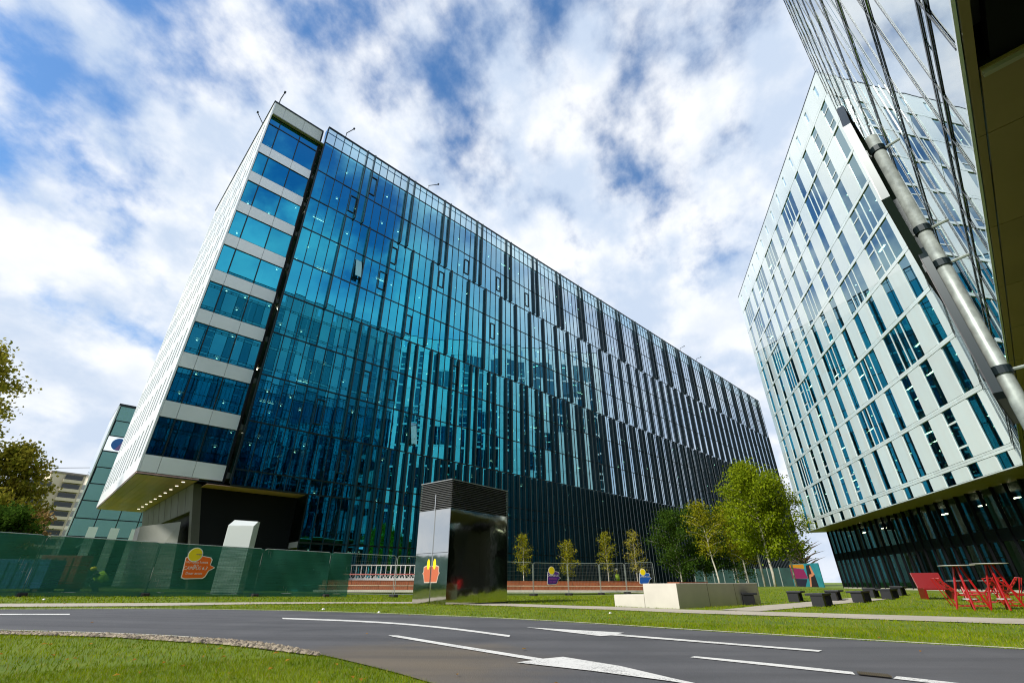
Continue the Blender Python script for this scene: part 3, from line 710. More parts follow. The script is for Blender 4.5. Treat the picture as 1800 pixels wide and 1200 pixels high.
# ================================================================== polished steel vent kiosk
kc = [np.array(G(783, 1063)), np.array(G(729, 1060)), np.array(G(891, 1059))]
ka = math.atan2(*(kc[2] - kc[0])[::-1]); KW, KD = float(np.hypot(*(kc[2] - kc[0]))), float(np.hypot(*(kc[1] - kc[0])))
kz = float(gz(*kc[0])); K = thing('vent_kiosk', 'mirror polished steel kiosk with a black louvred top on the lawn', 'kiosk', (*kc[0], kz)); FK = Frame((*kc[0], kz), ka)
KH, KL = 4.42, 3.30
def steel_mat():
    m = MT['steel']; t = m.node_tree; b = t.nodes['Principled BSDF']; g = N(t, 'ShaderNodeNewGeometry'); bn = N(t, 'ShaderNodeBump'); bn.inputs['Strength'].default_value = .035; bn.inputs['Distance'].default_value = .10
    lk(t, noise(t, g.outputs['Position'], 1.7, 2, .4), bn.inputs['Height']); lk(t, bn.outputs[0], b.inputs['Normal'])
steel_mat()
MB().box(.02, KW - .02, .02, KD - .02, .0, KH - .02).build('inner_shell', MT['black'], K, FK)
mid = KD * .48
for (a, b) in ((.0, mid - .006), (mid + .006, KD)):
    for (z0, z1) in ((.02, 1.72), (1.735, KL)): MB().box(-.012, .02, a, b, z0, z1).build('door_panel', MT['steel'], K, FK)
for (a, b) in ((-.012, KW * .5 - .004), (KW * .5 + .004, KW)): MB().box(a, b, -.012, .018, .02, KL).build('side_panel', MT['steel'], K, FK)
MB().box(KW - .02, KW + .0, .02, KD, .02, KL).build('side_panel', MT['steel'], K, FK); MB().box(0, KW - .02, KD - .02, KD + .0, .02, KL).build('side_panel', MT['steel'], K, FK)
nb = 15
for i in range(nb):
    z = KL + .03 + i * (KH - KL - .06) / nb
    b = MB(); t = .012; d = .05
    b.hexa([(-.03, -.03, z), (KW + .03, -.03, z), (KW + .03, KD + .03, z), (-.03, KD + .03, z)], [(.01, .01, z + .022), (KW - .01, .01, z + .022), (KW - .01, KD - .01, z + .022), (.01, KD - .01, z + .022)])
    b.build('louvre_blade', MT['louvre'], K, FK)
MB().box(-.03, KW + .03, -.03, KD + .03, KH - .03, KH).build('cap', MT['louvre'], K, FK)
MB().box(-.04, -.012, mid - .02, mid + .02, .02, 3.9).build('door_strip', MT['steel'], K, FK)
MT['painted_reflection'] = mat('painted orange reflection', (.52, .13, .06), .4); MT['painted_reflection_rim'] = mat('painted reflection rim', (.55, .42, .34), .4)  # mirror image of the orange sign, painted on the doors as flat coloured shapes
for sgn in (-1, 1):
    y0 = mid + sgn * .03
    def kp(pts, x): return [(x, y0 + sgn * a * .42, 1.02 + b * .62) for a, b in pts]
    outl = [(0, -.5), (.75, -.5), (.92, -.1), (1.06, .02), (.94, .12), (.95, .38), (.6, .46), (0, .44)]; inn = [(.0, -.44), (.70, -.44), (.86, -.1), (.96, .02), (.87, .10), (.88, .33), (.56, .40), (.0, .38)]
    for (pts, x, m_, nm) in ((outl, -.0135, 'painted_reflection_rim', 'painted_reflection_border'), (inn, -.0150, 'painted_reflection', 'painted_reflection'), ([(.33 + .19 * math.cos(k * .5236), .52 + .30 * math.sin(k * .5236)) for k in range(12)], -.0165, 'yellow', 'painted_reflection_dot')):
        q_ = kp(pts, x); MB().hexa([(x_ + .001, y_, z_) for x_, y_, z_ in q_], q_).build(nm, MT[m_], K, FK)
MB().box(-.05, KW + .05, -.05, KD + .05, -.05, .02).build('plinth', MT['rubber'], K, FK)

# ================================================================== temporary fences
def netting():
    m = bpy.data.materials.new('green debris netting'); m.use_nodes = True; t = m.node_tree; b = t.nodes['Principled BSDF']; o = t.nodes['Material Output']
    b.inputs['Base Color'].default_value = (.006, .075, .046, 1); b.inputs['Roughness'].default_value = .8
    g = N(t, 'ShaderNodeNewGeometry'); mp_ = N(t, 'ShaderNodeMapping'); mp_.inputs['Scale'].default_value = (.6, .6, 14); lk(t, g.outputs['Position'], mp_.inputs[0])
    f = noise(t, mp_.outputs[0], 1.6, 4, .65); f2 = noise(t, g.outputs['Position'], 1.1, 4)
    fac = mapr(t, mth(t, 'ADD', mth(t, 'MULTIPLY', f, .6), mth(t, 'MULTIPLY', f2, .4)), .36, .64, .74, .95)
    lk(t, mixc(t, f2, (.004, .085, .056), (.012, .150, .100)), b.inputs['Base Color'])
    tr = N(t, 'ShaderNodeBsdfTransparent'); tr.inputs[0].default_value = (.70, .95, .86, 1); mx = N(t, 'ShaderNodeMixShader'); lk(t, fac, mx.inputs[0]); lk(t, tr.outputs[0], mx.inputs[1]); lk(t, b.outputs[0], mx.inputs[2]); lk(t, mx.outputs[0], o.inputs[0]); return m
MT['net'] = netting()
def fence_panel(p, q, label, net=None, hgt=2.0, group='temporary fence panels'):
    p = np.array(p); q = np.array(q); L = float(np.hypot(*(q - p))); z = float(gz(*p)); z2 = float(gz(*q)); fr = Frame((*p, z), math.atan2(q[1] - p[1], q[0] - p[0]))
    o = thing('fence_panel', label, 'fence', (*p, z), group); sl = (z2 - z) / L; rr = .12
    def P_(x, zz_): return (x, 0, zz_ + sl * x)
    path = [P_(.03, .02), P_(.03, hgt - rr), P_(.03 + rr * .3, hgt - rr * .3), P_(.03 + rr, hgt), P_(L - .03 - rr, hgt), P_(L - .03 - rr * .3, hgt - rr * .3), P_(L - .03, hgt - rr), P_(L - .03, .02)]
    MB().tube(path, .017, 6).build('frame', MT['galv'], o, fr)
    for zz_ in (.14,): MB().tube([P_(.03, zz_), P_(L - .03, zz_)], .018, 5).build('bottom_rail', MT['galv'], o, fr)
    wm = MB(); n = int(L / .11)
    for i in range(1, n): x = i * L / n; wm.quad((x - .003, 0, .14 + sl * x), (x + .003, .0, .14 + sl * x), (x + .003, 0, hgt + sl * x), (x - .003, 0, hgt + sl * x))
    for zz_ in np.arange(.34, hgt, .22): wm.quad((.03, .001, zz_), (L - .03, .001, zz_ + sl * L), (L - .03, .001, zz_ + .006 + sl * L), (.03, .001, zz_ + .006))
    stuff(wm.build('wire_mesh', MT['louvre'], o, fr))
    for x in (0, L): MB().box(x - .12, x + .12, -.34, .34, sl * x - .03, sl * x + .13).build('rubber_foot', MT['rubber'], o, fr, bevel=.03)
    if net:
        a, b = net; nxn, nzn = 26, 10; Vv = []; Ff = []
        for j in range(nzn + 1):
            for i in range(nxn + 1):
                x = a + (b - a) * i / nxn; zz_ = .02 + (hgt - .04) * j / nzn
                Vv.append((x, -.035 - .03 * math.sin(x * 3.1 + p[0]) * math.sin(zz_ * 2.3 + x) - .015 * math.sin(x * 7 + zz_ * 5), zz_ + sl * x - (.03 * abs(math.sin(x * 2.2)) if j == 0 else 0)))
        for j in range(nzn):
            for i in range(nxn): k = j * (nxn + 1) + i; Ff.append((k, k + 1, k + nxn + 2, k + nxn + 1))
        me = bpy.data.meshes.new('netting'); me.from_pydata(Vv, [], Ff); me.materials.append(MT['net'])
        for pl in me.polygons: pl.use_smooth = True
        link('netting', me, o, fr)
    return o, fr
def fp(px, D): v = at_dist(px, 1045, D); return (v[0], v[1])
fx = [(-190, 25.0), (37, 25.3), (253, 25.8), (446, 26.6), (571, 27.4)]
names = ['leftmost green netted fence panel, cut by the picture edge', 'green netted fence panel with a crouching worker behind it', 'green netted fence panel carrying the orange speech bubble sign', 'green netted fence panel in front of the white pylon']
GF = []
for i in range(4):
    a, b = fp(*fx[i]), fp(*fx[i + 1]); GF.append(fence_panel(a, b, names[i], (0, float(np.hypot(b[0] - a[0], b[1] - a[1])))))
a, b = fp(571, 27.4), fp(691, 28.6); L = float(np.hypot(b[0] - a[0], b[1] - a[1]))
fence_panel(a, b, 'half netted fence panel where the green net ends, left of the kiosk', (0, L * .30))
fence_panel(fp(692, 28.6), fp(790, 30.0), 'bare wire fence panel just left of the kiosk, partly behind it')
bx = [(815, 32), (938, 35), (1000, 36.5), (1057, 37.5), (1103, 38.5), (1155, 39.5)]
lab = ['bare wire fence panel just right of the kiosk', 'bare wire fence panel with the purple sign', 'bare wire fence panel to the right of the purple sign', 'short bare wire fence panel beside the worker in a white helmet', 'bare wire fence panel with the blue sign above the concrete block']
BF = [fence_panel(fp(*bx[i]), fp(*bx[i + 1]), lab[i]) for i in range(5)]

# ---- speech bubble signs
def text_mesh(body, size, m, shear=0.):
    c = bpy.data.curves.new('text', 'FONT'); c.body = body; c.size = size; c.align_x = 'CENTER'; c.align_y = 'CENTER'; c.shear = shear; c.resolution_u = 2; c.extrude = .002
    o = bpy.data.objects.new('tmp', c); S.collection.objects.link(o); dg_ = bpy.context.evaluated_depsgraph_get()
    me = bpy.data.meshes.new_from_object(o.evaluated_get(dg_)); bpy.data.objects.remove(o); bpy.data.curves.remove(c); me.materials.clear(); me.materials.append(m); return me
def sign(fr_p, x, zc_, sc, colm, label, lines, shear=0.):
    fr, base = fr_p
    o = thing('speech_bubble_sign', label, 'sign', fr.w(x, -.10, zc_), 'speech bubble signs on the fences'); F2 = Frame(fr.w(x, -.10, zc_), fr.a)
    out = [(-.52, -.50), (-.40, -.55), (.30, -.53), (.40, -.46), (.52, -.22), (.72, -.11), (.74, -.07), (.56, .02), (.62, .24), (.55, .33), (.12, .40), (-.30, .38), (-.44, .30)]
    out = [(a - shear * b, b) for a, b in out]
    def poly(k, y, dz=0): return [(a * sc * k, y, b * sc * k + dz) for a, b in out]
    bo = MB().hexa([(a, .0, c) for a, _, c in poly(1.0, 0)], [(a, -.012, c) for a, _, c in poly(1.0, 0)]).build('border', MT['signwhite'], o, F2)
    MB().hexa([(a, -.012, c) for a, _, c in poly(.93, 0)], [(a, -.018, c) for a, _, c in poly(.93, 0)]).build('bubble', colm, bo, F2)
    def dsk(r, y0, y1): return MB().hexa(disc_poly(-(.08 + shear * .42) * sc, .42 * sc, r, 0, 2 * math.pi * 23 / 24, y0, 23), disc_poly(-(.08 + shear * .42) * sc, .42 * sc, r, 0, 2 * math.pi * 23 / 24, y1, 23))
    db = dsk(.29 * sc, -.012, -.020).build('dot_border', MT['signwhite'], o, F2); dsk(.255 * sc, -.020, -.026).build('dot', MT['yellow'], db, F2)
    for k, (body, z, s, m) in enumerate(lines):
        me = text_mesh(body, s * sc, m, .15 if k == 1 else 0); t = link('lettering', me, bo, F2, (0.0, -.030, z * sc), (math.pi / 2, 0, 0))
        w = max(v.co.x for v in me.vertices) - min(v.co.x for v in me.vertices)
        if w > .9 * sc: t.scale = (.9 * sc / w, 1, 1)
    return o
o3, f3 = GF[2]
def along(fr, px, py):                                    # where a sight line meets the fence plane
    d = ray(px, py); n = np.array([-fr.s, fr.c]); k = (fr.o.x * n[0] + fr.o.y * n[1]) / (d[0] * n[0] + d[1] * n[1]); x, y = d[0] * k, d[1] * k
    return (x - fr.o.x) * fr.c + (y - fr.o.y) * fr.s, EYE + d[2] * k - fr.o.z
sx_, sz_ = along(f3, 344, 993)
sign((f3, o3), sx_, sz_, .98, MT['orange'], 'orange speech bubble sign with a yellow dot on the green net',
     [('Nu toata lumea', .12, .135, MT['signwhite']), ('CAMPUS 6.3', -.12, .20, MT['signwhite']), ('Doar acces', -.32, .14, MT['signwhite']), ('de la', .0, .11, MT['signwhite']), ('campus', .44, .085, MT['purple'])], .16)
o4, f4 = BF[1]; sx_, sz_ = along(f4, 970, 1013)
sign((f4, o4), sx_, sz_, .90, MT['purple'], 'purple speech bubble sign with a yellow dot on the bare fence', [('CAMPUS 6.3', .08, .19, MT['signwhite']), ('Drum acces', -.14, .14, mat('pink text', (.5, .1, .4), .6)), ('Doar santier', -.34, .12, mat('pink text', (.5, .1, .4), .6))])
o5, f5 = BF[4]; sx_, sz_ = along(f5, 1131, 1014)
sign((f5, o5), sx_, sz_, .80, MT['blue'], 'blue speech bubble sign with a yellow dot above the stepped bench', [('CAMPUS 6.2', .05, .17, MT['signwhite'])])

# ================================================================== amphitheatre bench and concrete block
def px_dir(px): d = ray(px, 1030); return np.array([d[0], d[1]]) / math.hypot(d[0], d[1])
ta, tb = px_dir(560) * 38.5, px_dir(1150) * 40.5
tz0 = float(gz(*ta)) ; tz1 = float(gz(*tb)); L = float(np.hypot(*(tb - ta)))
TB = thing('timber_step_bench', 'long low red brown timber step bench behind the wire fences', 'bench', (*ta, tz0)); FT2 = Frame((*ta, tz0), math.atan2(tb[1] - ta[1], tb[0] - ta[0]))
slp = (tz1 - tz0) / L
def slab(x0, x1, y0, y1, z0, z1): return MB().hexa([(x0, y0, z0 + slp * x0), (x1, y0, z0 + slp * x1), (x1, y1, z0 + slp * x1), (x0, y1, z0 + slp * x0)], [(x0, y0, z1 + slp * x0), (x1, y0, z1 + slp * x1), (x1, y1, z1 + slp * x1), (x0, y1, z1 + slp * x0)])
nseg = 12
for i in range(nseg):
    x0, x1 = i * L / nseg + .01, (i + 1) * L / nseg - .01
    slab(x0, x1, 0, .12, .14, .38).build('riser_board', MT['wood'], TB, FT2)
    slab(x0, x1, -.02, .9, .385, .43).build('tread_board', MT['tread'], TB, FT2)
    slab(x0, x1, .85, .97, .44, .70).build('riser_board', MT['wood'], TB, FT2)
    slab(x0, x1, .83, 2.2, .705, .74).build('tread_board', MT['wood'], TB, FT2)
slab(-.2, L, -.5, .0, .0, .14).build('footing', MT['concrete'], TB, FT2)
# concrete stepped block, thick end wall
cb = np.array(G(1195, 1070)); cl = np.array(G(1081, 1065.5)); ca = math.atan2(*(cl - cb)[::-1])
BW = float(np.hypot(*(cl - cb))); cz = float(gz(*cb))
CBk = thing('concrete_stepped_block', 'pale concrete stepped block at the path edge with a wooden seat end', 'wall', (*cb, cz)); FBk = Frame((*cb, cz), ca)   # +x left along the front, -y away
# away direction in this frame is -y (frame x points left)
MB().box(.0, BW * .50, -5.4, 0, -.2, .70).build('upper_block', MT['concrete'], CBk, FBk, bevel=.012)
MB().box(BW * .505, BW, -2.2, -.003, -.2, .37).build('lower_block', MT['concrete'], CBk, FBk, bevel=.012)
MB().box(BW * .505, BW * .66, -2.2, -.9, .372, .54).build('middle_step', MT['concrete'], CBk, FBk, bevel=.01)
MB().box(BW * .52, BW * .72, -4.2, -2.25, .42, .74).build('seat_box', MT['wood'], CBk, FBk, bevel=.01)
MB().box(BW * .5, BW * .85, -3.4, -2.25, .0, .40).build('seat_box', MT['wood'], CBk, FBk, bevel=.01)
for i in (1, 2): MB().box(-.004, .002, -5.4 * i / 3 - .008, -5.4 * i / 3 + .008, -.2, .69).build('joint', MT['sand'], CBk, FBk)

# white lattice barrier standing on the bench
wb = px_dir(604) * 41; we = px_dir(727) * 41; wz = float(gz(*wb)) + .74; L = float(np.hypot(*(we - wb)))
WB = thing('lattice_barrier', 'white lattice truss barrier standing on the step bench left of the kiosk', 'barrier', (*wb, wz)); FW = Frame((*wb, wz), math.atan2(we[1] - wb[1], we[0] - wb[0]))
MB().tube([(0, 0, 1.05), (L, 0, 1.05)], .04, 6).build('top_rail', MT['signwhite'], WB, FW); MB().tube([(0, 0, .42), (L, 0, .42)], .03, 6).build('middle_rail', MT['signwhite'], WB, FW)
MB().box(0, L, -.03, .03, .0, .16).build('bottom_rail', MT['signwhite'], WB, FW)
nlat = 22
for i in range(nlat):
    x = i * L / nlat; MB().tube([(x, 0, .16), (x + L / nlat / 2, 0, .42), (x + L / nlat, 0, .16)], .018, 4).build('lattice_bar', MT['signwhite'], WB, FW)
for i in range(15): x = .02 + i * (L - .04) / 14; MB().tube([(x, 0, .16), (x, 0, 1.05)], .025 if i % 3 else .04, 5).build('baluster', MT['signwhite'], WB, FW)
# red and white warning tape
tp = [px_dir(733) * 40, px_dir(600) * 40]
m_ = MB(); za = float(gz(*tp[0])) + 1.25
m_.box(0, float(np.hypot(*(tp[1] - tp[0]))), -.002, .002, 0, .07); m_.build('warning_tape', mat('tape', (.6, .2, .18), .5), None, Frame((*tp[0], za), math.atan2(tp[1][1] - tp[0][1], tp[1][0] - tp[0][0])))
tag(bpy.context.scene.objects['warning_tape'], 'red and white warning tape strung in front of the lattice barrier', 'tape')

# white pylon
py_ = px_dir(402) * 29.5; pz = float(gz(*py_)); Py = thing('white_pylon', 'pale grey square pylon behind the green net', 'pylon', (*py_, pz)); FPy = Frame((*py_, pz), rad(12))
MB().box(-.62, .62, -.45, .45, 0, 3.15).build('shaft', MT['panel_g'], Py, FPy, bevel=.02); MB().hexa([(-.62, -.45, 3.15), (.62, -.45, 3.15), (.62, .45, 3.15), (-.62, .45, 3.15)], [(-.62, .3, 3.5), (.62, .1, 3.42), (.62, .45, 3.42), (-.62, .45, 3.5)]).build('cap', MT['panel_g'], Py, FPy)
# site materials behind the net
def crate(px, D, w, d_, hh, m, label, cat):
    p = px_dir(px) * D; z = float(gz(*p)); o = thing('site_container' if cat == 'container' else 'brick_pallet', label, cat, (*p, z)); f = Frame((*p, z), rad(15))
    MB().box(-w / 2, w / 2, -d_ / 2, d_ / 2, .12, hh).build('body', m, o, f, bevel=.02)
    for k in range(int(w / .35)): x = -w / 2 + .17 + k * .35; MB().box(x - .04, x + .04, -d_ / 2 - .03, -d_ / 2, .2, hh - .08).build('rib', m, o, f)
    for x in (-w / 2 + .15, w / 2 - .15): MB().box(x - .08, x + .08, -d_ / 2, d_ / 2, 0, .12).build('runner', MT['bark'], o, f)
crate(28, 31, 2.4, 1.2, 1.25, mat('blue steel', (.02, .12, .30), .5), 'blue site container behind the leftmost green net', 'container')
crate(100, 32, 1.6, 1.0, 1.5, mat('terracotta', (.30, .08, .05), .8, var=.2, vscale=8), 'terracotta brick pallet behind the green net', 'pallet')

# ================================================================== anthracite benches
def bench(px, py, ang, flip, label, ln=1.7, sc=1.0):
    p = G(px, py); z = float(gz(*p)); o = thing('slab_bench', label, 'bench', (*p, z), 'anthracite slab benches'); o.scale = (.90,) * 3; f = Frame((*p, z), ang)
    a, b = (-.28 * sc, .28 * sc); lg = (a, b - .12) if not flip else (a + .14, b)
    MB().box(a, b, -.03, ln, .36, .43).build('seat', MT['bench'], o, f, bevel=.008)
    MB().box(lg[0] + .01, lg[1] - .01, .0, .30, 0, .36).build('leg', MT['bench'], o, f, bevel=.008)
    MB().box(lg[0] + .02, lg[1] - .02, ln - .14, ln - .06, 0, .36).build('leg', MT['bench'], o, f, bevel=.005)
bench(1322, 1063.5, rad(-8), False, 'anthracite slab bench alone on the grass mound right of the concrete block', .5)
bench(1399, 1058, rad(-38), False, 'anthracite slab bench below the birch trunks', 1.2)
bench(1436, 1066.5, rad(-42), True, 'nearest anthracite slab bench standing beside the path fork', 1.5)
bench(1466, 1056, rad(-42), False, 'anthracite slab bench just behind the nearest bench', 1.2)
bench(1506, 1059, rad(-46), True, 'anthracite slab bench third along the branching path', 1.5)
bench(1532, 1050.5, rad(-46), False, 'small anthracite slab bench on the far side of the branching path', 1.2)
bench(1557, 1053, rad(-48), True, 'anthracite slab bench furthest right along the path, left of the red bench', 1.5)
bench(1580, 1046.5, rad(-48), False, 'small distant anthracite slab bench close to the lobby glass', 1.2)

# ================================================================== red furniture
MT['red_dark'] = mat('dark red lacquer', (.20, .006, .008), .4, coat=.2)
def red_bench(px, py, ang, label):
    p = G(px, py); z = float(gz(*p)); o = thing('lounge_bench', label, 'bench', (*p, z)); f = Frame((*p, z), ang); w = 1.0
    MB().hexa([(-.0, .42, .40), (w, .42, .40), (w, .50, .40), (0, .50, .40)], [(0, .68, .98), (w, .68, .98), (w, .76, .98), (0, .76, .98)]).build('backrest', MT['red_dark'], o, f, bevel=.01)
    MB().box(0, w, -.15, .50, .34, .41).build('seat', MT['red_dark'], o, f, bevel=.01)
    for x in (.0, w - .08): MB().hexa([(x, -.1, 0), (x + .08, -.1, 0), (x + .08, .52, 0), (x, .52, 0)], [(x, -.15, .34), (x + .08, -.15, .34), (x + .08, .48, .34), (x, .48, .34)]).build('leg', MT['red_dark'], o, f)
red_bench(1628, 1053, rad(-20), 'solid red lounge bench with a sloping back before the lobby')
def red_chair(px, py, ang, label):
    p = G(px, py); z = float(gz(*p)); o = thing('tubular_lounge_chair', label, 'chair', (*p, z), 'red tubular lounge chairs'); o.scale = (.86,) * 3; f = Frame((*p, z), ang); w = .66; r = .026
    for x in (0, w):
        MB().tube([(x, -.45, .40), (x, -.45, .02), (x, .50, .02), (x, .82, .92), (x, .68, .92)], r, 6).build('side_frame', MT['red'], o, f)
        MB().tube([(x, -.45, .40), (x, .22, .36), (x, .70, .92)], r, 6).build('seat_rail', MT['red'], o, f)
    for k in range(4): y = -.36 + k * .17; MB().box(0, w, y, y + .05, .375, .40).build('seat_slat', MT['red'], o, f)
    for k in range(3): t = .2 + k * .28; y, zz_ = .22 + .48 * t, .36 + .56 * t; MB().box(0, w, y, y + .03, zz_, zz_ + .06).build('back_slat', MT['red'], o, f)
    for (y, zz_) in ((-.45, .02), (.50, .02), (.70, .92)): MB().tube([(0, y, zz_), (w, y, zz_)], r, 6).build('cross_bar', MT['red'], o, f)
red_chair(1712, 1066, rad(60), 'red tubular lounge chair nearest the solid red bench')
red_chair(1738, 1058, rad(-150), 'red tubular lounge chair behind the first high table')
red_chair(1815, 1066, rad(70), 'red tubular lounge chair at the right picture edge')
red_chair(1768, 1058, rad(-140), 'red tubular lounge chair farther back between the two high tables')
def high_table(px, py, hgt, label, r=.42):
    p = G(px, py); z = float(gz(*p)); o = thing('high_table' if hgt > .9 else 'low_table', label, 'table', (*p, z), 'red legged tables'); f = Frame((*p, z), .4)
    MB().disc((0, 0), r, hgt - .014, hgt, 28).build('table_top', MT['tabletop'], o, f)
    for k in range(4):
        a = k * math.pi / 2 + .5; MB().tube([(math.cos(a) * .36, math.sin(a) * .36, .0), (math.cos(a) * .07, math.sin(a) * .07, hgt - .03)], .028, 6).build('leg', MT['red'], o, f)
    MB().disc((0, 0), .16, .26, .285, 16).build('foot_ring', MT['tabletop'], o, f)
high_table(1713, 1072, 1.12, 'white topped high table with splayed red legs, left of two')
high_table(1774, 1072, 1.16, 'white topped high table with splayed red legs, right of two')
high_table(1700, 1056, .70, 'low white topped red table behind the left high table', .4)
high_table(1758, 1056, .70, 'low white topped red table behind the right high table', .4)

# ================================================================== people
def person(name, label, loc, ang, joints, edges, parts, mats):
    o = thing(name, label, 'person', loc)
    me = bpy.data.meshes.new('body'); ks = list(joints); me.from_pydata([joints[k][0] for k in ks], [(ks.index(a), ks.index(b)) for a, b in edges], []); me.materials.append(mats)
    b = link('body', me, o, Frame(loc, ang)); sk = b.modifiers.new('skin', 'SKIN'); sv = me.skin_vertices[0].data
    for i, k in enumerate(ks): r = joints[k][1]; sv[i].radius = (r, r)
    sv[0].use_root = True; b.modifiers.new('sub', 'SUBSURF').levels = 2; b.modifiers['sub'].render_levels = 2
    for (nm, mb, m) in parts: mb.build(nm, m, o, Frame(loc, ang), True)
    return o
J = {'pelvis': ((0, 0, .95), .15), 'chest': ((0, 0, 1.32), .17), 'neck': ((0, 0, 1.50), .06), 'head': ((0, -.02, 1.66), .095), 'hl': ((-.1, 0, .9), .10), 'kl': ((-.11, -.03, .50), .07), 'al': ((-.11, 0, .08), .05), 'tl': ((-.12, -.16, .04), .04),
     'hr': ((.1, 0, .9), .10), 'kr': ((.11, -.03, .50), .07), 'ar': ((.11, 0, .08), .05), 'tr': ((.12, -.16, .04), .04), 'sl': ((-.2, 0, 1.42), .07), 'el': ((-.27, -.02, 1.14), .05), 'wl': ((-.25, -.14, .92), .035), 'sr': ((.2, 0, 1.42), .07), 'er': ((.27, -.02, 1.14), .05), 'wr': ((.25, -.14, .92), .035)}
E_ = [('pelvis', 'chest'), ('chest', 'neck'), ('neck', 'head'), ('pelvis', 'hl'), ('hl', 'kl'), ('kl', 'al'), ('al', 'tl'), ('pelvis', 'hr'), ('hr', 'kr'), ('kr', 'ar'), ('ar', 'tr'), ('chest', 'sl'), ('sl', 'el'), ('el', 'wl'), ('chest', 'sr'), ('sr', 'er'), ('er', 'wr')]
def ell(c, r, m=10, n=8): 
    b = MB(); pts = []; rr_ = []
    for i in range(n + 1): th = math.pi * i / n; pts.append((c[0], c[1], c[2] - r[2] * math.cos(th))); rr_.append(max(.004, r[0] * math.sin(th)))
    return b.tube(pts, rr_, m)
def vest(z0, z1, y=0): return MB().tube([(0, y, z0), (0, y, (z0 + z1) / 2), (0, y, z1)], [.205, .215, .20], 14)
p = px_dir(1086) * 44; z = float(gz(*p))
person('person', 'standing worker in a yellow green vest and white helmet behind the wire fence', (*p, z), rad(30), J, E_,
       [('vest', vest(.92, 1.40), MT['hivis']), ('helmet', ell((0, -.02, 1.74), (.13, .13, .09)), MT['signwhite']), ('face', ell((0, -.04, 1.65), (.09, .1, .12)), MT['skin'])], MT['dkcloth'])
J2 = {'pelvis': ((0, .25, .38), .16), 'chest': ((0, -.05, .72), .17), 'neck': ((0, -.20, .84), .06), 'head': ((0, -.32, .90), .10), 'hl': ((-.12, .2, .36), .10), 'kl': ((-.2, -.2, .46), .075), 'al': ((-.17, .05, .08), .05), 'tl': ((-.18, -.12, .04), .04),
      'hr': ((.12, .2, .36), .10), 'kr': ((.2, -.2, .46), .075), 'ar': ((.17, .05, .08), .05), 'tr': ((.18, -.12, .04), .04), 'sl': ((-.2, -.1, .76), .07), 'el': ((-.25, -.3, .56), .05), 'wl': ((-.15, -.52, .40), .035), 'sr': ((.2, -.1, .76), .07), 'er': ((.25, -.3, .56), .05), 'wr': ((.15, -.52, .40), .035)}
p = px_dir(170) * 28.4; z = float(gz(*p))
person('person', 'crouching worker in a yellow green vest behind the green net', (*p, z), rad(-70), J2, E_,
       [('vest', MB().tube([(0, .2, .44), (0, .05, .62), (0, -.1, .76)], [.20, .215, .20], 14), MT['hivis']), ('helmet', ell((0, -.34, .97), (.13, .13, .09)), MT['yellow'])], MT['dkcloth'])

# ================================================================== mural board and hoarding in the gap
mp0 = px_dir(1397) * 52; mp1 = px_dir(1449) * 50; L = float(np.hypot(*(mp1 - mp0))); mz = float(gz(*mp0))
Mu = thing('mural_board', 'painted mural board with dark, magenta, orange and turquoise shapes beside the lobby', 'mural', (*mp0, mz)); FM = Frame((*mp0, mz), math.atan2(mp1[1] - mp0[1], mp1[0] - mp0[0]))
MB().box(0, L, 0, .08, 0, 2.15).build('board', mat('mural turquoise', (.02, .20, .24), .6, var=.2, vscale=2), Mu, FM)
shapes = [([(.0, 1.0), (1.5, 1.0), (1.3, 1.7), (0, 1.9)], (.20, .012, .08)), ([(0, 1.9), (1.4, 1.75), (1.4, 2.1), (0, 2.12)], (.45, .20, .01)), ([(.1, .1), (.9, .1), (1.4, .95), (.2, 1.0)], (.012, .012, .03)), ([(1.7, .0), (2.3, .0), (2.2, 1.2), (2.0, 2.05), (1.6, 2.0), (1.5, 1.2)], (.012, .010, .014)), ([(1.45, .2), (1.6, .2), (1.8, 1.1), (2.1, 1.2), (2.05, 1.35), (1.7, 1.3)], (.50, .20, .10)), ([(1.95, 1.3), (2.2, 1.25), (2.0, 2.0), (1.9, 1.95)], (.50, .20, .10))]
for k, (pl, c) in enumerate(shapes):
    MB().hexa([(x * L / 2.75, -.002 - .002 * k, z_) for x, z_ in pl], [(x * L / 2.75, -.004 - .002 * k, z_) for x, z_ in pl]).build('painted_shape', mat('mural %d' % k, c, .6), Mu, FM)
# dark green site hoarding behind the birches
h0, h1 = px_dir(1225) * 60, px_dir(1400) * 54; L = float(np.hypot(*(h1 - h0))); hz = float(gz(*h0)); Ho = thing('site_hoarding', 'dark green netted hoarding behind the birch trunks', 'fence', (*h0, hz)); FH = Frame((*h0, hz), math.atan2(h1[1] - h0[1], h1[0] - h0[0]))
for i in range(9):
    x = i * L / 9; MB().box(x + .02, x + L / 9 - .02, 0, .05, 0, 1.95).build('panel', mat('hoarding green', (.010, .045, .040), .7, var=.3, vscale=1.2) if i == 0 else bpy.data.materials['hoarding green'], Ho, FH)
    MB().box(x - .04, x + .04, -.06, 0, 0, 2.05).build('post', MT['galv'], Ho, FH)

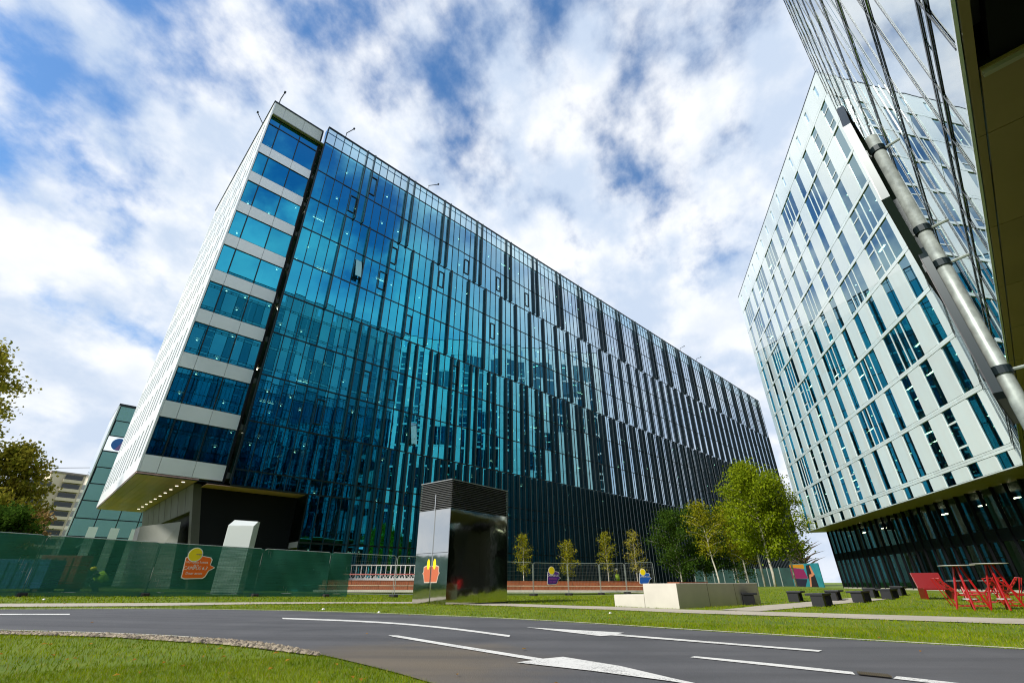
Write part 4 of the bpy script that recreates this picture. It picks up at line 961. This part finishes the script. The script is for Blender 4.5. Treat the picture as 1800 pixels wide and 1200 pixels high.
# ================================================================== sign post close to the camera on the right
pp = at_dist(1712, 565, 2.30); FP = Frame((pp[0], pp[1], 0), 0); SP = thing('sign_post', 'galvanised steel sign post with clamped plates seen edge on at the right', 'sign post', (pp[0], pp[1], 0))
top = at_dist(1536, 240, 2.30)[2]
MB().tube([(0, 0, -.05), (0, 0, top)], .0240, 24).build('pole', MT['galv'], SP, FP, True)
va = math.atan2(pp[1], pp[0])                              # direction of view to the post
def clamp(z):
    m = MB(); m.tube([(0, 0, z - .015), (0, 0, z + .015)], .0295, 20); f = Frame((pp[0], pp[1], 0), va)
    cl_ = m.build('clamp', MT['frame'], SP, f)
    MB().tube([(.02, .042, z), (.0, -.085, z)], .006, 6).build('clamp_bolt', MT['galv'], cl_, f); MB().box(-.02, .02, .035, .055, z - .018, z + .018).build('clamp_lug', MT['frame'], cl_, f)
for py2 in ((1548, 262), (1628, 402), (1662, 462), (1760, 652)): clamp(at_dist(py2[0], py2[1], 2.30)[2])
# plates: face nearly in line with the sight line, a dark folded rim shows
PZ = lambda x, y: at_dist(x, y, 2.30)[2]
def plate(zs, outline, yoff, rot, m, rimw, label):
    f = Frame((pp[0], pp[1], 0), va + rot); n = len(outline)
    sp_ = MB().hexa([(a, yoff, c) for a, c in outline], [(a, yoff + .004, c) for a, c in outline]).build('sign_plate', m, SP, f)
    r = MB()
    for i in range(n):
        a, b = outline[i], outline[(i + 1) % n]
        r.quad((a[0], yoff - rimw, a[1]), (b[0], yoff - rimw, b[1]), (b[0], yoff + .002, b[1]), (a[0], yoff + .002, a[1]))
    r.build('plate_rim', MT['frame'], sp_, f)
z_a, z_b, z_c = PZ(1484, 165), PZ(1590, 358), PZ(1622, 495)
c0 = (z_a + z_c) / 2; R0 = (z_a - z_c) / 2
octo = [(.21 + R0 * .70 * math.cos(rad(22.5 + 45 * k)), c0 + R0 * 1.06 * math.sin(rad(22.5 + 45 * k))) for k in range(8)]
MT['plate'] = mat('aluminium sign plate', (.03, .034, .036), .25, .2)
plate(None, octo, .062, rad(-1.0), MT['plate'], .028, 'octagon')
z_d, z_e = PZ(1618, 432), PZ(1762, 703)
sq = [(.2 + a, b) for a, b in [(-.24, z_e + .02), (-.22, z_e), (.22, z_e), (.24, z_e + .02), (.24, z_d - .08), (.18, z_d), (-.18, z_d), (-.24, z_d - .08)]]
plate(None, sq, .046, rad(-.4), mat('dark backed plate', (.05, .05, .06), .4), .024, 'square')

# ================================================================== trees
def leaf_mat(name, c1, c2):
    m = bpy.data.materials.new(name); m.use_nodes = True; t = m.node_tree; t.nodes.clear(); o = N(t, 'ShaderNodeOutputMaterial'); g = N(t, 'ShaderNodeNewGeometry')
    f = mapr(t, noise(t, g.outputs['Position'], 1.6, 4, .7), .32, .68); rp = N(t, 'ShaderNodeNewGeometry').outputs['Random Per Island']
    c = mixc(t, mth(t, 'ADD', mth(t, 'MULTIPLY', f, .55), mth(t, 'MULTIPLY', rp, .45)), c1, c2)
    d = N(t, 'ShaderNodeBsdfDiffuse'); tr = N(t, 'ShaderNodeBsdfTranslucent'); lk(t, c, d.inputs[0]); lk(t, c, tr.inputs[0]); mx = N(t, 'ShaderNodeMixShader'); mx.inputs[0].default_value = .38; lk(t, d.outputs[0], mx.inputs[1]); lk(t, tr.outputs[0], mx.inputs[2]); lk(t, mx.outputs[0], o.inputs[0]); return m
LF = {'lime': leaf_mat('lime leaves', (.085, .16, .006), (.36, .42, .02)), 'green': leaf_mat('green leaves', (.020, .060, .010), (.085, .145, .018)), 'gold': leaf_mat('golden leaves', (.12, .17, .010), (.42, .37, .02)), 'autumn': leaf_mat('autumn leaves', (.10, .15, .014), (.50, .40, .06)), 'tan': leaf_mat('tan leaves', (.16, .10, .035), (.34, .22, .09))}
def make_tree(name, label, base, H, crown_lo, R_, leaf, nleaf, lsz, group=None, birch=True, lean_=(0, 0), seed=0, trunk_r=.07, shape='oval', nlimb=26):
    r = np.random.default_rng(seed); z = float(gz(*base)) - .05; o = thing(name, label, 'tree', (*base, z), group); f = Frame((*base, z), 0)
    n = 9; tp_ = [(lean_[0] * (i / n) ** 1.3 + r.normal(0, .03 * H / 8) * (i > 0), lean_[1] * (i / n) ** 1.3 + r.normal(0, .03 * H / 8) * (i > 0), H * .97 * i / n) for i in range(n + 1)]
    trk = MB().tube(tp_, [trunk_r * (1 - .9 * i / n) + .006 for i in range(n + 1)], 8).build('trunk', MT['bark_birch'] if birch else MT['bark'], o, f, True)
    T_ = np.array(tp_); limbs = MB(); C = []
    for k in range(nlimb):
        t = crown_lo + (1 - crown_lo) * (k + r.random()) / nlimb; b0_ = np.array([np.interp(t * H * .97, T_[:, 2], T_[:, j]) for j in range(3)])
        u = (t - crown_lo) / (1 - crown_lo)
        prof = (math.sin(math.pi * min(1, .12 + u * .88)) ** .6) if shape == 'oval' else (1 - u) ** .7 * min(1, .4 + u * 3)
        ln = R_ * prof * r.uniform(.65, 1.15) + .12; a = k * 2.399 + r.normal(0, .3); rise = r.uniform(.25, .75) * ln
        mid_ = b0_ + np.array([math.cos(a) * ln * .5, math.sin(a) * ln * .5, rise * .65]); tip = b0_ + np.array([math.cos(a) * ln, math.sin(a) * ln, rise * (.9 if birch else 1.0)])
        limbs.tube([b0_, mid_, tip], [trunk_r * .30 * (1 - .6 * u), trunk_r * .17, .005], 5, False)
        for q in np.linspace(.22, 1.0, 6): 
            pt_ = (b0_ * (1 - q) ** 2 + 2 * mid_ * q * (1 - q) + tip * q * q); C.append((pt_, .15 + .16 * R_ * r.uniform(.6, 1.2)))
    C.append((np.array(tp_[-1]), .3))
    limbs.build('limbs', MT['bark_birch'] if birch else MT['bark'], trk, f)
    if nleaf == 0: return o
    w = np.array([c[1] ** 1.5 * r.uniform(.3, 1.6) for c in C]); w /= w.sum(); idx = r.choice(len(C), nleaf, p=w)
    cen = np.array([c[0] for c in C])[idx]; rad_ = np.array([c[1] for c in C])[idx]
    P = cen + r.normal(0, 1, (nleaf, 3)) * rad_[:, None] * np.array([.62, .62, .55])
    d1 = r.normal(0, 1, (nleaf, 3)); d1 /= np.linalg.norm(d1, axis=1)[:, None]; d2 = np.cross(d1, r.normal(0, 1, (nleaf, 3))); d2 /= np.linalg.norm(d2, axis=1)[:, None]
    s = lsz * r.uniform(.55, 1.25, nleaf)[:, None]
    Vv = np.stack([P - d1 * s * .5, P + d2 * s * .34, P + d1 * s * .5, P - d2 * s * .34], 1).reshape(-1, 3); Ff = np.arange(nleaf * 4).reshape(-1, 4)
    link('crown', np_mesh('crown', Vv, Ff, LF[leaf]), o, f); return o
def tp2(px, D): return tuple(px_dir(px) * D)
BG = 'birches behind the concrete block'
make_tree('birch_tree', 'tallest lime green birch, its top against the striped facade', tp2(1363, 37), 7.7, .22, 2.1, 'lime', 15000, .15, BG, seed=11, lean_=(-.2, 0), trunk_r=.085, nlimb=34)
make_tree('birch_tree', 'lime green birch at the right end of the group, beside the pale facade', tp2(1400, 38.5), 7.0, .22, 1.7, 'lime', 9000, .15, BG, seed=12, trunk_r=.07)
make_tree('birch_tree', 'lime green birch with two close white trunks left of the tallest', tp2(1345, 38.5), 6.9, .28, 1.6, 'lime', 8000, .15, BG, seed=13, lean_=(-.15, .1))
make_tree('birch_tree', 'golden tinged birch in the middle of the group', tp2(1318, 40), 5.6, .26, 1.35, 'gold', 4600, .14, BG, seed=14, lean_=(-.2, .2), trunk_r=.06)
make_tree('birch_tree', 'slender birch with a long leaning white trunk, left of the group', tp2(1266, 38), 5.6, .36, 1.2, 'gold', 3200, .13, BG, seed=15, lean_=(-.55, .1), trunk_r=.06)
make_tree('birch_tree', 'dark green birch at the left end of the group', tp2(1200, 41), 5.6, .16, 1.75, 'green', 9500, .14, BG, seed=16, lean_=(-.25, 0), trunk_r=.055)
make_tree('birch_tree', 'dark green birch behind the leaning white trunk', tp2(1245, 43), 6.0, .16, 1.85, 'green', 10000, .14, BG, seed=17, lean_=(-.2, 0), trunk_r=.055)
make_tree('birch_tree', 'dark green birch deep in the middle of the group', tp2(1300, 44), 6.0, .16, 1.8, 'green', 9000, .14, BG, seed=18, lean_=(-.2, 0), trunk_r=.055)
YG = 'young trees behind the wire fences'
for (px, D, H, R_, lf, nl, lb, sd_) in [(921, 42, 4.5, .62, 'gold', 1700, 'young tree with sparse gold leaves just right of the kiosk', 21), (1000, 42, 3.9, .68, 'gold', 1500, 'short young yellow green tree right of the purple sign', 22), (1071, 43, 4.6, .72, 'gold', 1500, 'young tree with gold leaves above bare lower twigs, near the helmeted worker', 23), (1122, 43, 4.6, .72, 'autumn', 1500, 'young tree with gold top above the blue sign', 24)]:
    make_tree('young_tree', lb, tp2(px, D), H, .34, R_, lf, nl, .12, YG, seed=sd_, trunk_r=.04, nlimb=22)
make_tree('bare_tree', 'leafless tree far away in the gap left of the lobby', tp2(1424, 75), 5.6, .25, 2.6, 'tan', 0, .1, None, False, seed=31, trunk_r=.34, nlimb=70)
make_tree('poplar_tree', 'tall autumn tree at the left picture edge', tp2(-275, 46), 15.0, .12, 3.1, 'autumn', 26000, .26, 'trees at the left edge', False, seed=41, trunk_r=.2, nlimb=60)
make_tree('poplar_tree', 'lower yellow green tree in front of the tall autumn tree', tp2(-75, 44), 8.2, .1, 1.9, 'autumn', 11000, .24, 'trees at the left edge', False, seed=42, trunk_r=.13, nlimb=40)
make_tree('poplar_tree', 'dark green tree low behind the green net at the left edge', tp2(-40, 40), 3.9, .05, 1.5, 'green', 6000, .22, 'trees at the left edge', False, seed=43, trunk_r=.1, nlimb=36)
make_tree('poplar_tree', 'small tan tree between the left trees and the apartment block', tp2(10, 90), 9.0, .1, 2.2, 'tan', 5000, .4, 'trees at the left edge', False, seed=44, trunk_r=.14, nlimb=30)

# ================================================================== pebble verge
vA = smooth_line([G(*p) for p in [(-120, 1113), (0, 1113), (200, 1116.5), (400, 1127), (480, 1135), (556, 1152)]], 40, 2); vB = smooth_line([G(*p) for p in [(-120, 1115), (0, 1115.8), (200, 1121), (400, 1135), (480, 1144), (560, 1154.5)]], 40, 2)
struct(sheet('verge', vA, vB, MT['sand'], .010, 3))
pts = []; Vv = []; Ff = []
for k in range(2800):
    t = random.random() * 39; i = int(t); u = t - i; q = random.random(); a = vA[i] * (1 - u) + vA[min(i + 1, 39)] * u; b = vB[i] * (1 - u) + vB[min(i + 1, 39)] * u; c = a * (1 - q) + b * q
    s = random.uniform(.014, .040); z = float(gz(*c)) + .012; th = random.random() * 3; k0 = len(Vv)
    for (dx_, dy_, dz_) in ((1, .1, .3), (.35, .8, .35), (-.8, .65, .25), (-1, -.3, .35), (-.1, -.85, .3), (.7, -.6, .25)): Vv.append((c[0] + s * (dx_ * math.cos(th) - dy_ * math.sin(th)), c[1] + s * (dx_ * math.sin(th) + dy_ * math.cos(th)), z + s * (dz_ - .25)))
    Vv.append((c[0] + s * .1, c[1], z + s * .75)); Ff += [(k0 + j, k0 + (j + 1) % 6, k0 + 6) for j in range(6)]
pb_ = stuff(link('pebbles', np_mesh('pebbles', Vv, Ff, MT['pebble']))); tag(pb_, 'band of pale pebbles between the near grass and the road', 'pebbles')

# ================================================================== grass blades
def grass_mat():
    m = bpy.data.materials.new('grass blades'); m.use_nodes = True; t = m.node_tree; t.nodes.clear(); o = N(t, 'ShaderNodeOutputMaterial'); g = N(t, 'ShaderNodeNewGeometry')
    f = mapr(t, noise(t, g.outputs['Position'], .9, 5, .65), .37, .63); rp = g.outputs['Random Per Island']
    c = mixc(t, mth(t, 'ADD', mth(t, 'MULTIPLY', f, .6), mth(t, 'MULTIPLY', rp, .4)), (.095, .175, .003), (.30, .36, .008)); c = mixc(t, mapr(t, rp, .90, .91, 0, .8), c, (.38, .31, .10))
    d = N(t, 'ShaderNodeBsdfDiffuse'); tr = N(t, 'ShaderNodeBsdfTranslucent'); lk(t, c, d.inputs[0]); lk(t, c, tr.inputs[0]); mx = N(t, 'ShaderNodeMixShader'); mx.inputs[0].default_value = .3; lk(t, d.outputs[0], mx.inputs[1]); lk(t, tr.outputs[0], mx.inputs[2]); lk(t, mx.outputs[0], o.inputs[0]); return m
MT['grass'] = grass_mat()
road_poly = [tuple(p) for p in farL] + [tuple(p) for p in nearL[::-1]]; path_poly = [tuple(p) for p in pathA] + [tuple(p) for p in pathB[::-1]]
fork_poly = fk_a + fk_b[::-1]; verge_poly = [tuple(p) for p in vA] + [tuple(p) for p in vB[::-1]]
blk_poly = [tuple(FBk.w(x, y)[:2]) for x, y in ((0, 0), (BW, 0), (BW, -2.2), (BW * .5, -6.6), (0, -6.6))]; kio_poly = [tuple(FK.w(x, y)[:2]) for x, y in ((-.05, -.05), (KW + .05, -.05), (KW + .05, KD + .05), (-.05, KD + .05))]
bx_, by_, bs_ = [], [], []
for (n, r0, r1, a0, a1, h_, w_) in [(120000, 2.2, 6.0, -75, 10, .030, .0038), (80000, 6.0, 11.0, -68, 55, .034, .007), (90000, 9.0, 20.0, -60, 56, .036, .012), (70000, 18.0, 34.0, -52, 52, .055, .022)]:
    rr_ = np.sqrt(rng.uniform(r0 ** 2, r1 ** 2, n)); aa = np.radians(rng.uniform(a0, a1, n)); x, y = rr_ * np.sin(aa), rr_ * np.cos(aa)
    bx_.append(x); by_.append(y); bs_.append(np.c_[np.full(n, h_), np.full(n, w_)])
x = np.concatenate(bx_); y = np.concatenate(by_); sz = np.concatenate(bs_)
keep = np.ones(len(x), bool)
for pl in (road_poly, path_poly, fork_poly, verge_poly, blk_poly, kio_poly): keep &= ~inside(pl, x, y)
q = np.c_[x - BN.x, y - BN.y]; sB = q @ np.array([FB.c, FB.s]); oB = q @ np.array([-FB.s, FB.c]); keep &= ~((sB > -3) & (oB < .3))
oC = q @ np.array([-FC.s, FC.c]); keep &= ~(oC > 5.5)
x, y, sz = x[keep], y[keep], sz[keep]; n = len(x); z = gz(x, y)
th = rng.uniform(0, 2 * np.pi, n); hgt = sz[:, 0] * rng.uniform(.5, 1.3, n); wd = sz[:, 1] * rng.uniform(.7, 1.3, n); ln = rng.normal(0, .35, (n, 2)) * hgt[:, None]
c, s = np.cos(th) * wd * .5, np.sin(th) * wd * .5
Vv = np.stack([np.c_[x - c, y - s, z], np.c_[x + c, y + s, z], np.c_[x + ln[:, 0], y + ln[:, 1], z + hgt]], 1).reshape(-1, 3)
gr = stuff(link('grass', np_mesh('grass', Vv, np.arange(n * 3).reshape(-1, 3), MT['grass']))); tag(gr, 'mown bright green lawn grass along the road', 'grass')
# a few scraps of litter on the lawn
for k, (px, py) in enumerate([(76, 1055), (666, 1078), (568, 1072.5), (1073, 1079)]):
    p = G(px, py); zc = float(gz(*p)); m_ = MB().hexa([(-.035, -.025, .0), (.03, -.03, .0), (.04, .025, .0), (-.025, .03, .0)], [(-.02, -.02, .03), (.025, -.015, .02), (.02, .02, .035), (-.015, .02, .025)])
    tag(m_.build('paper_scrap', MT['signwhite'], None, Frame((*p, zc + .02), k * 1.3)), ['white scrap on the grass below the leftmost green net', 'white scrap on the road verge left of the kiosk', 'small white scrap on the verge under the green net end', 'pale scrap on the grass below the concrete block'][k], 'litter', 'scraps of litter')

# fallen leaves
Vv = []; Ff = []
for k in range(260):
    r_ = random.uniform(3.2, 20) if k % 3 else random.uniform(3, 7); a_ = rad(random.uniform(-60, 50)); x_, y_ = r_ * math.sin(a_), r_ * math.cos(a_)
    if inside(verge_poly, np.array([x_]), np.array([y_]))[0]: continue
    on_road = inside(road_poly, np.array([x_]), np.array([y_]))[0]
    if on_road and random.random() < .8: continue
    z_ = float(gz(x_, y_)) + (.026 if on_road else .034); s_ = random.uniform(.018, .035); th_ = random.random() * 6.28; k0 = len(Vv)
    for (u_, v_, w_) in ((-1, 0, .0), (0, -.55, .012), (1, 0, .006), (0, .55, .014)): Vv.append((x_ + s_ * (u_ * math.cos(th_) - v_ * math.sin(th_)), y_ + s_ * (u_ * math.sin(th_) + v_ * math.cos(th_)), z_ + w_))
    Ff.append((k0, k0 + 1, k0 + 2, k0 + 3))
fl_ = stuff(link('fallen_leaves', np_mesh('fallen_leaves', Vv, Ff, leaf_mat('fallen leaf', (.30, .09, .015), (.48, .30, .05))))); tag(fl_, 'scattered orange brown fallen leaves on grass and road', 'leaves')
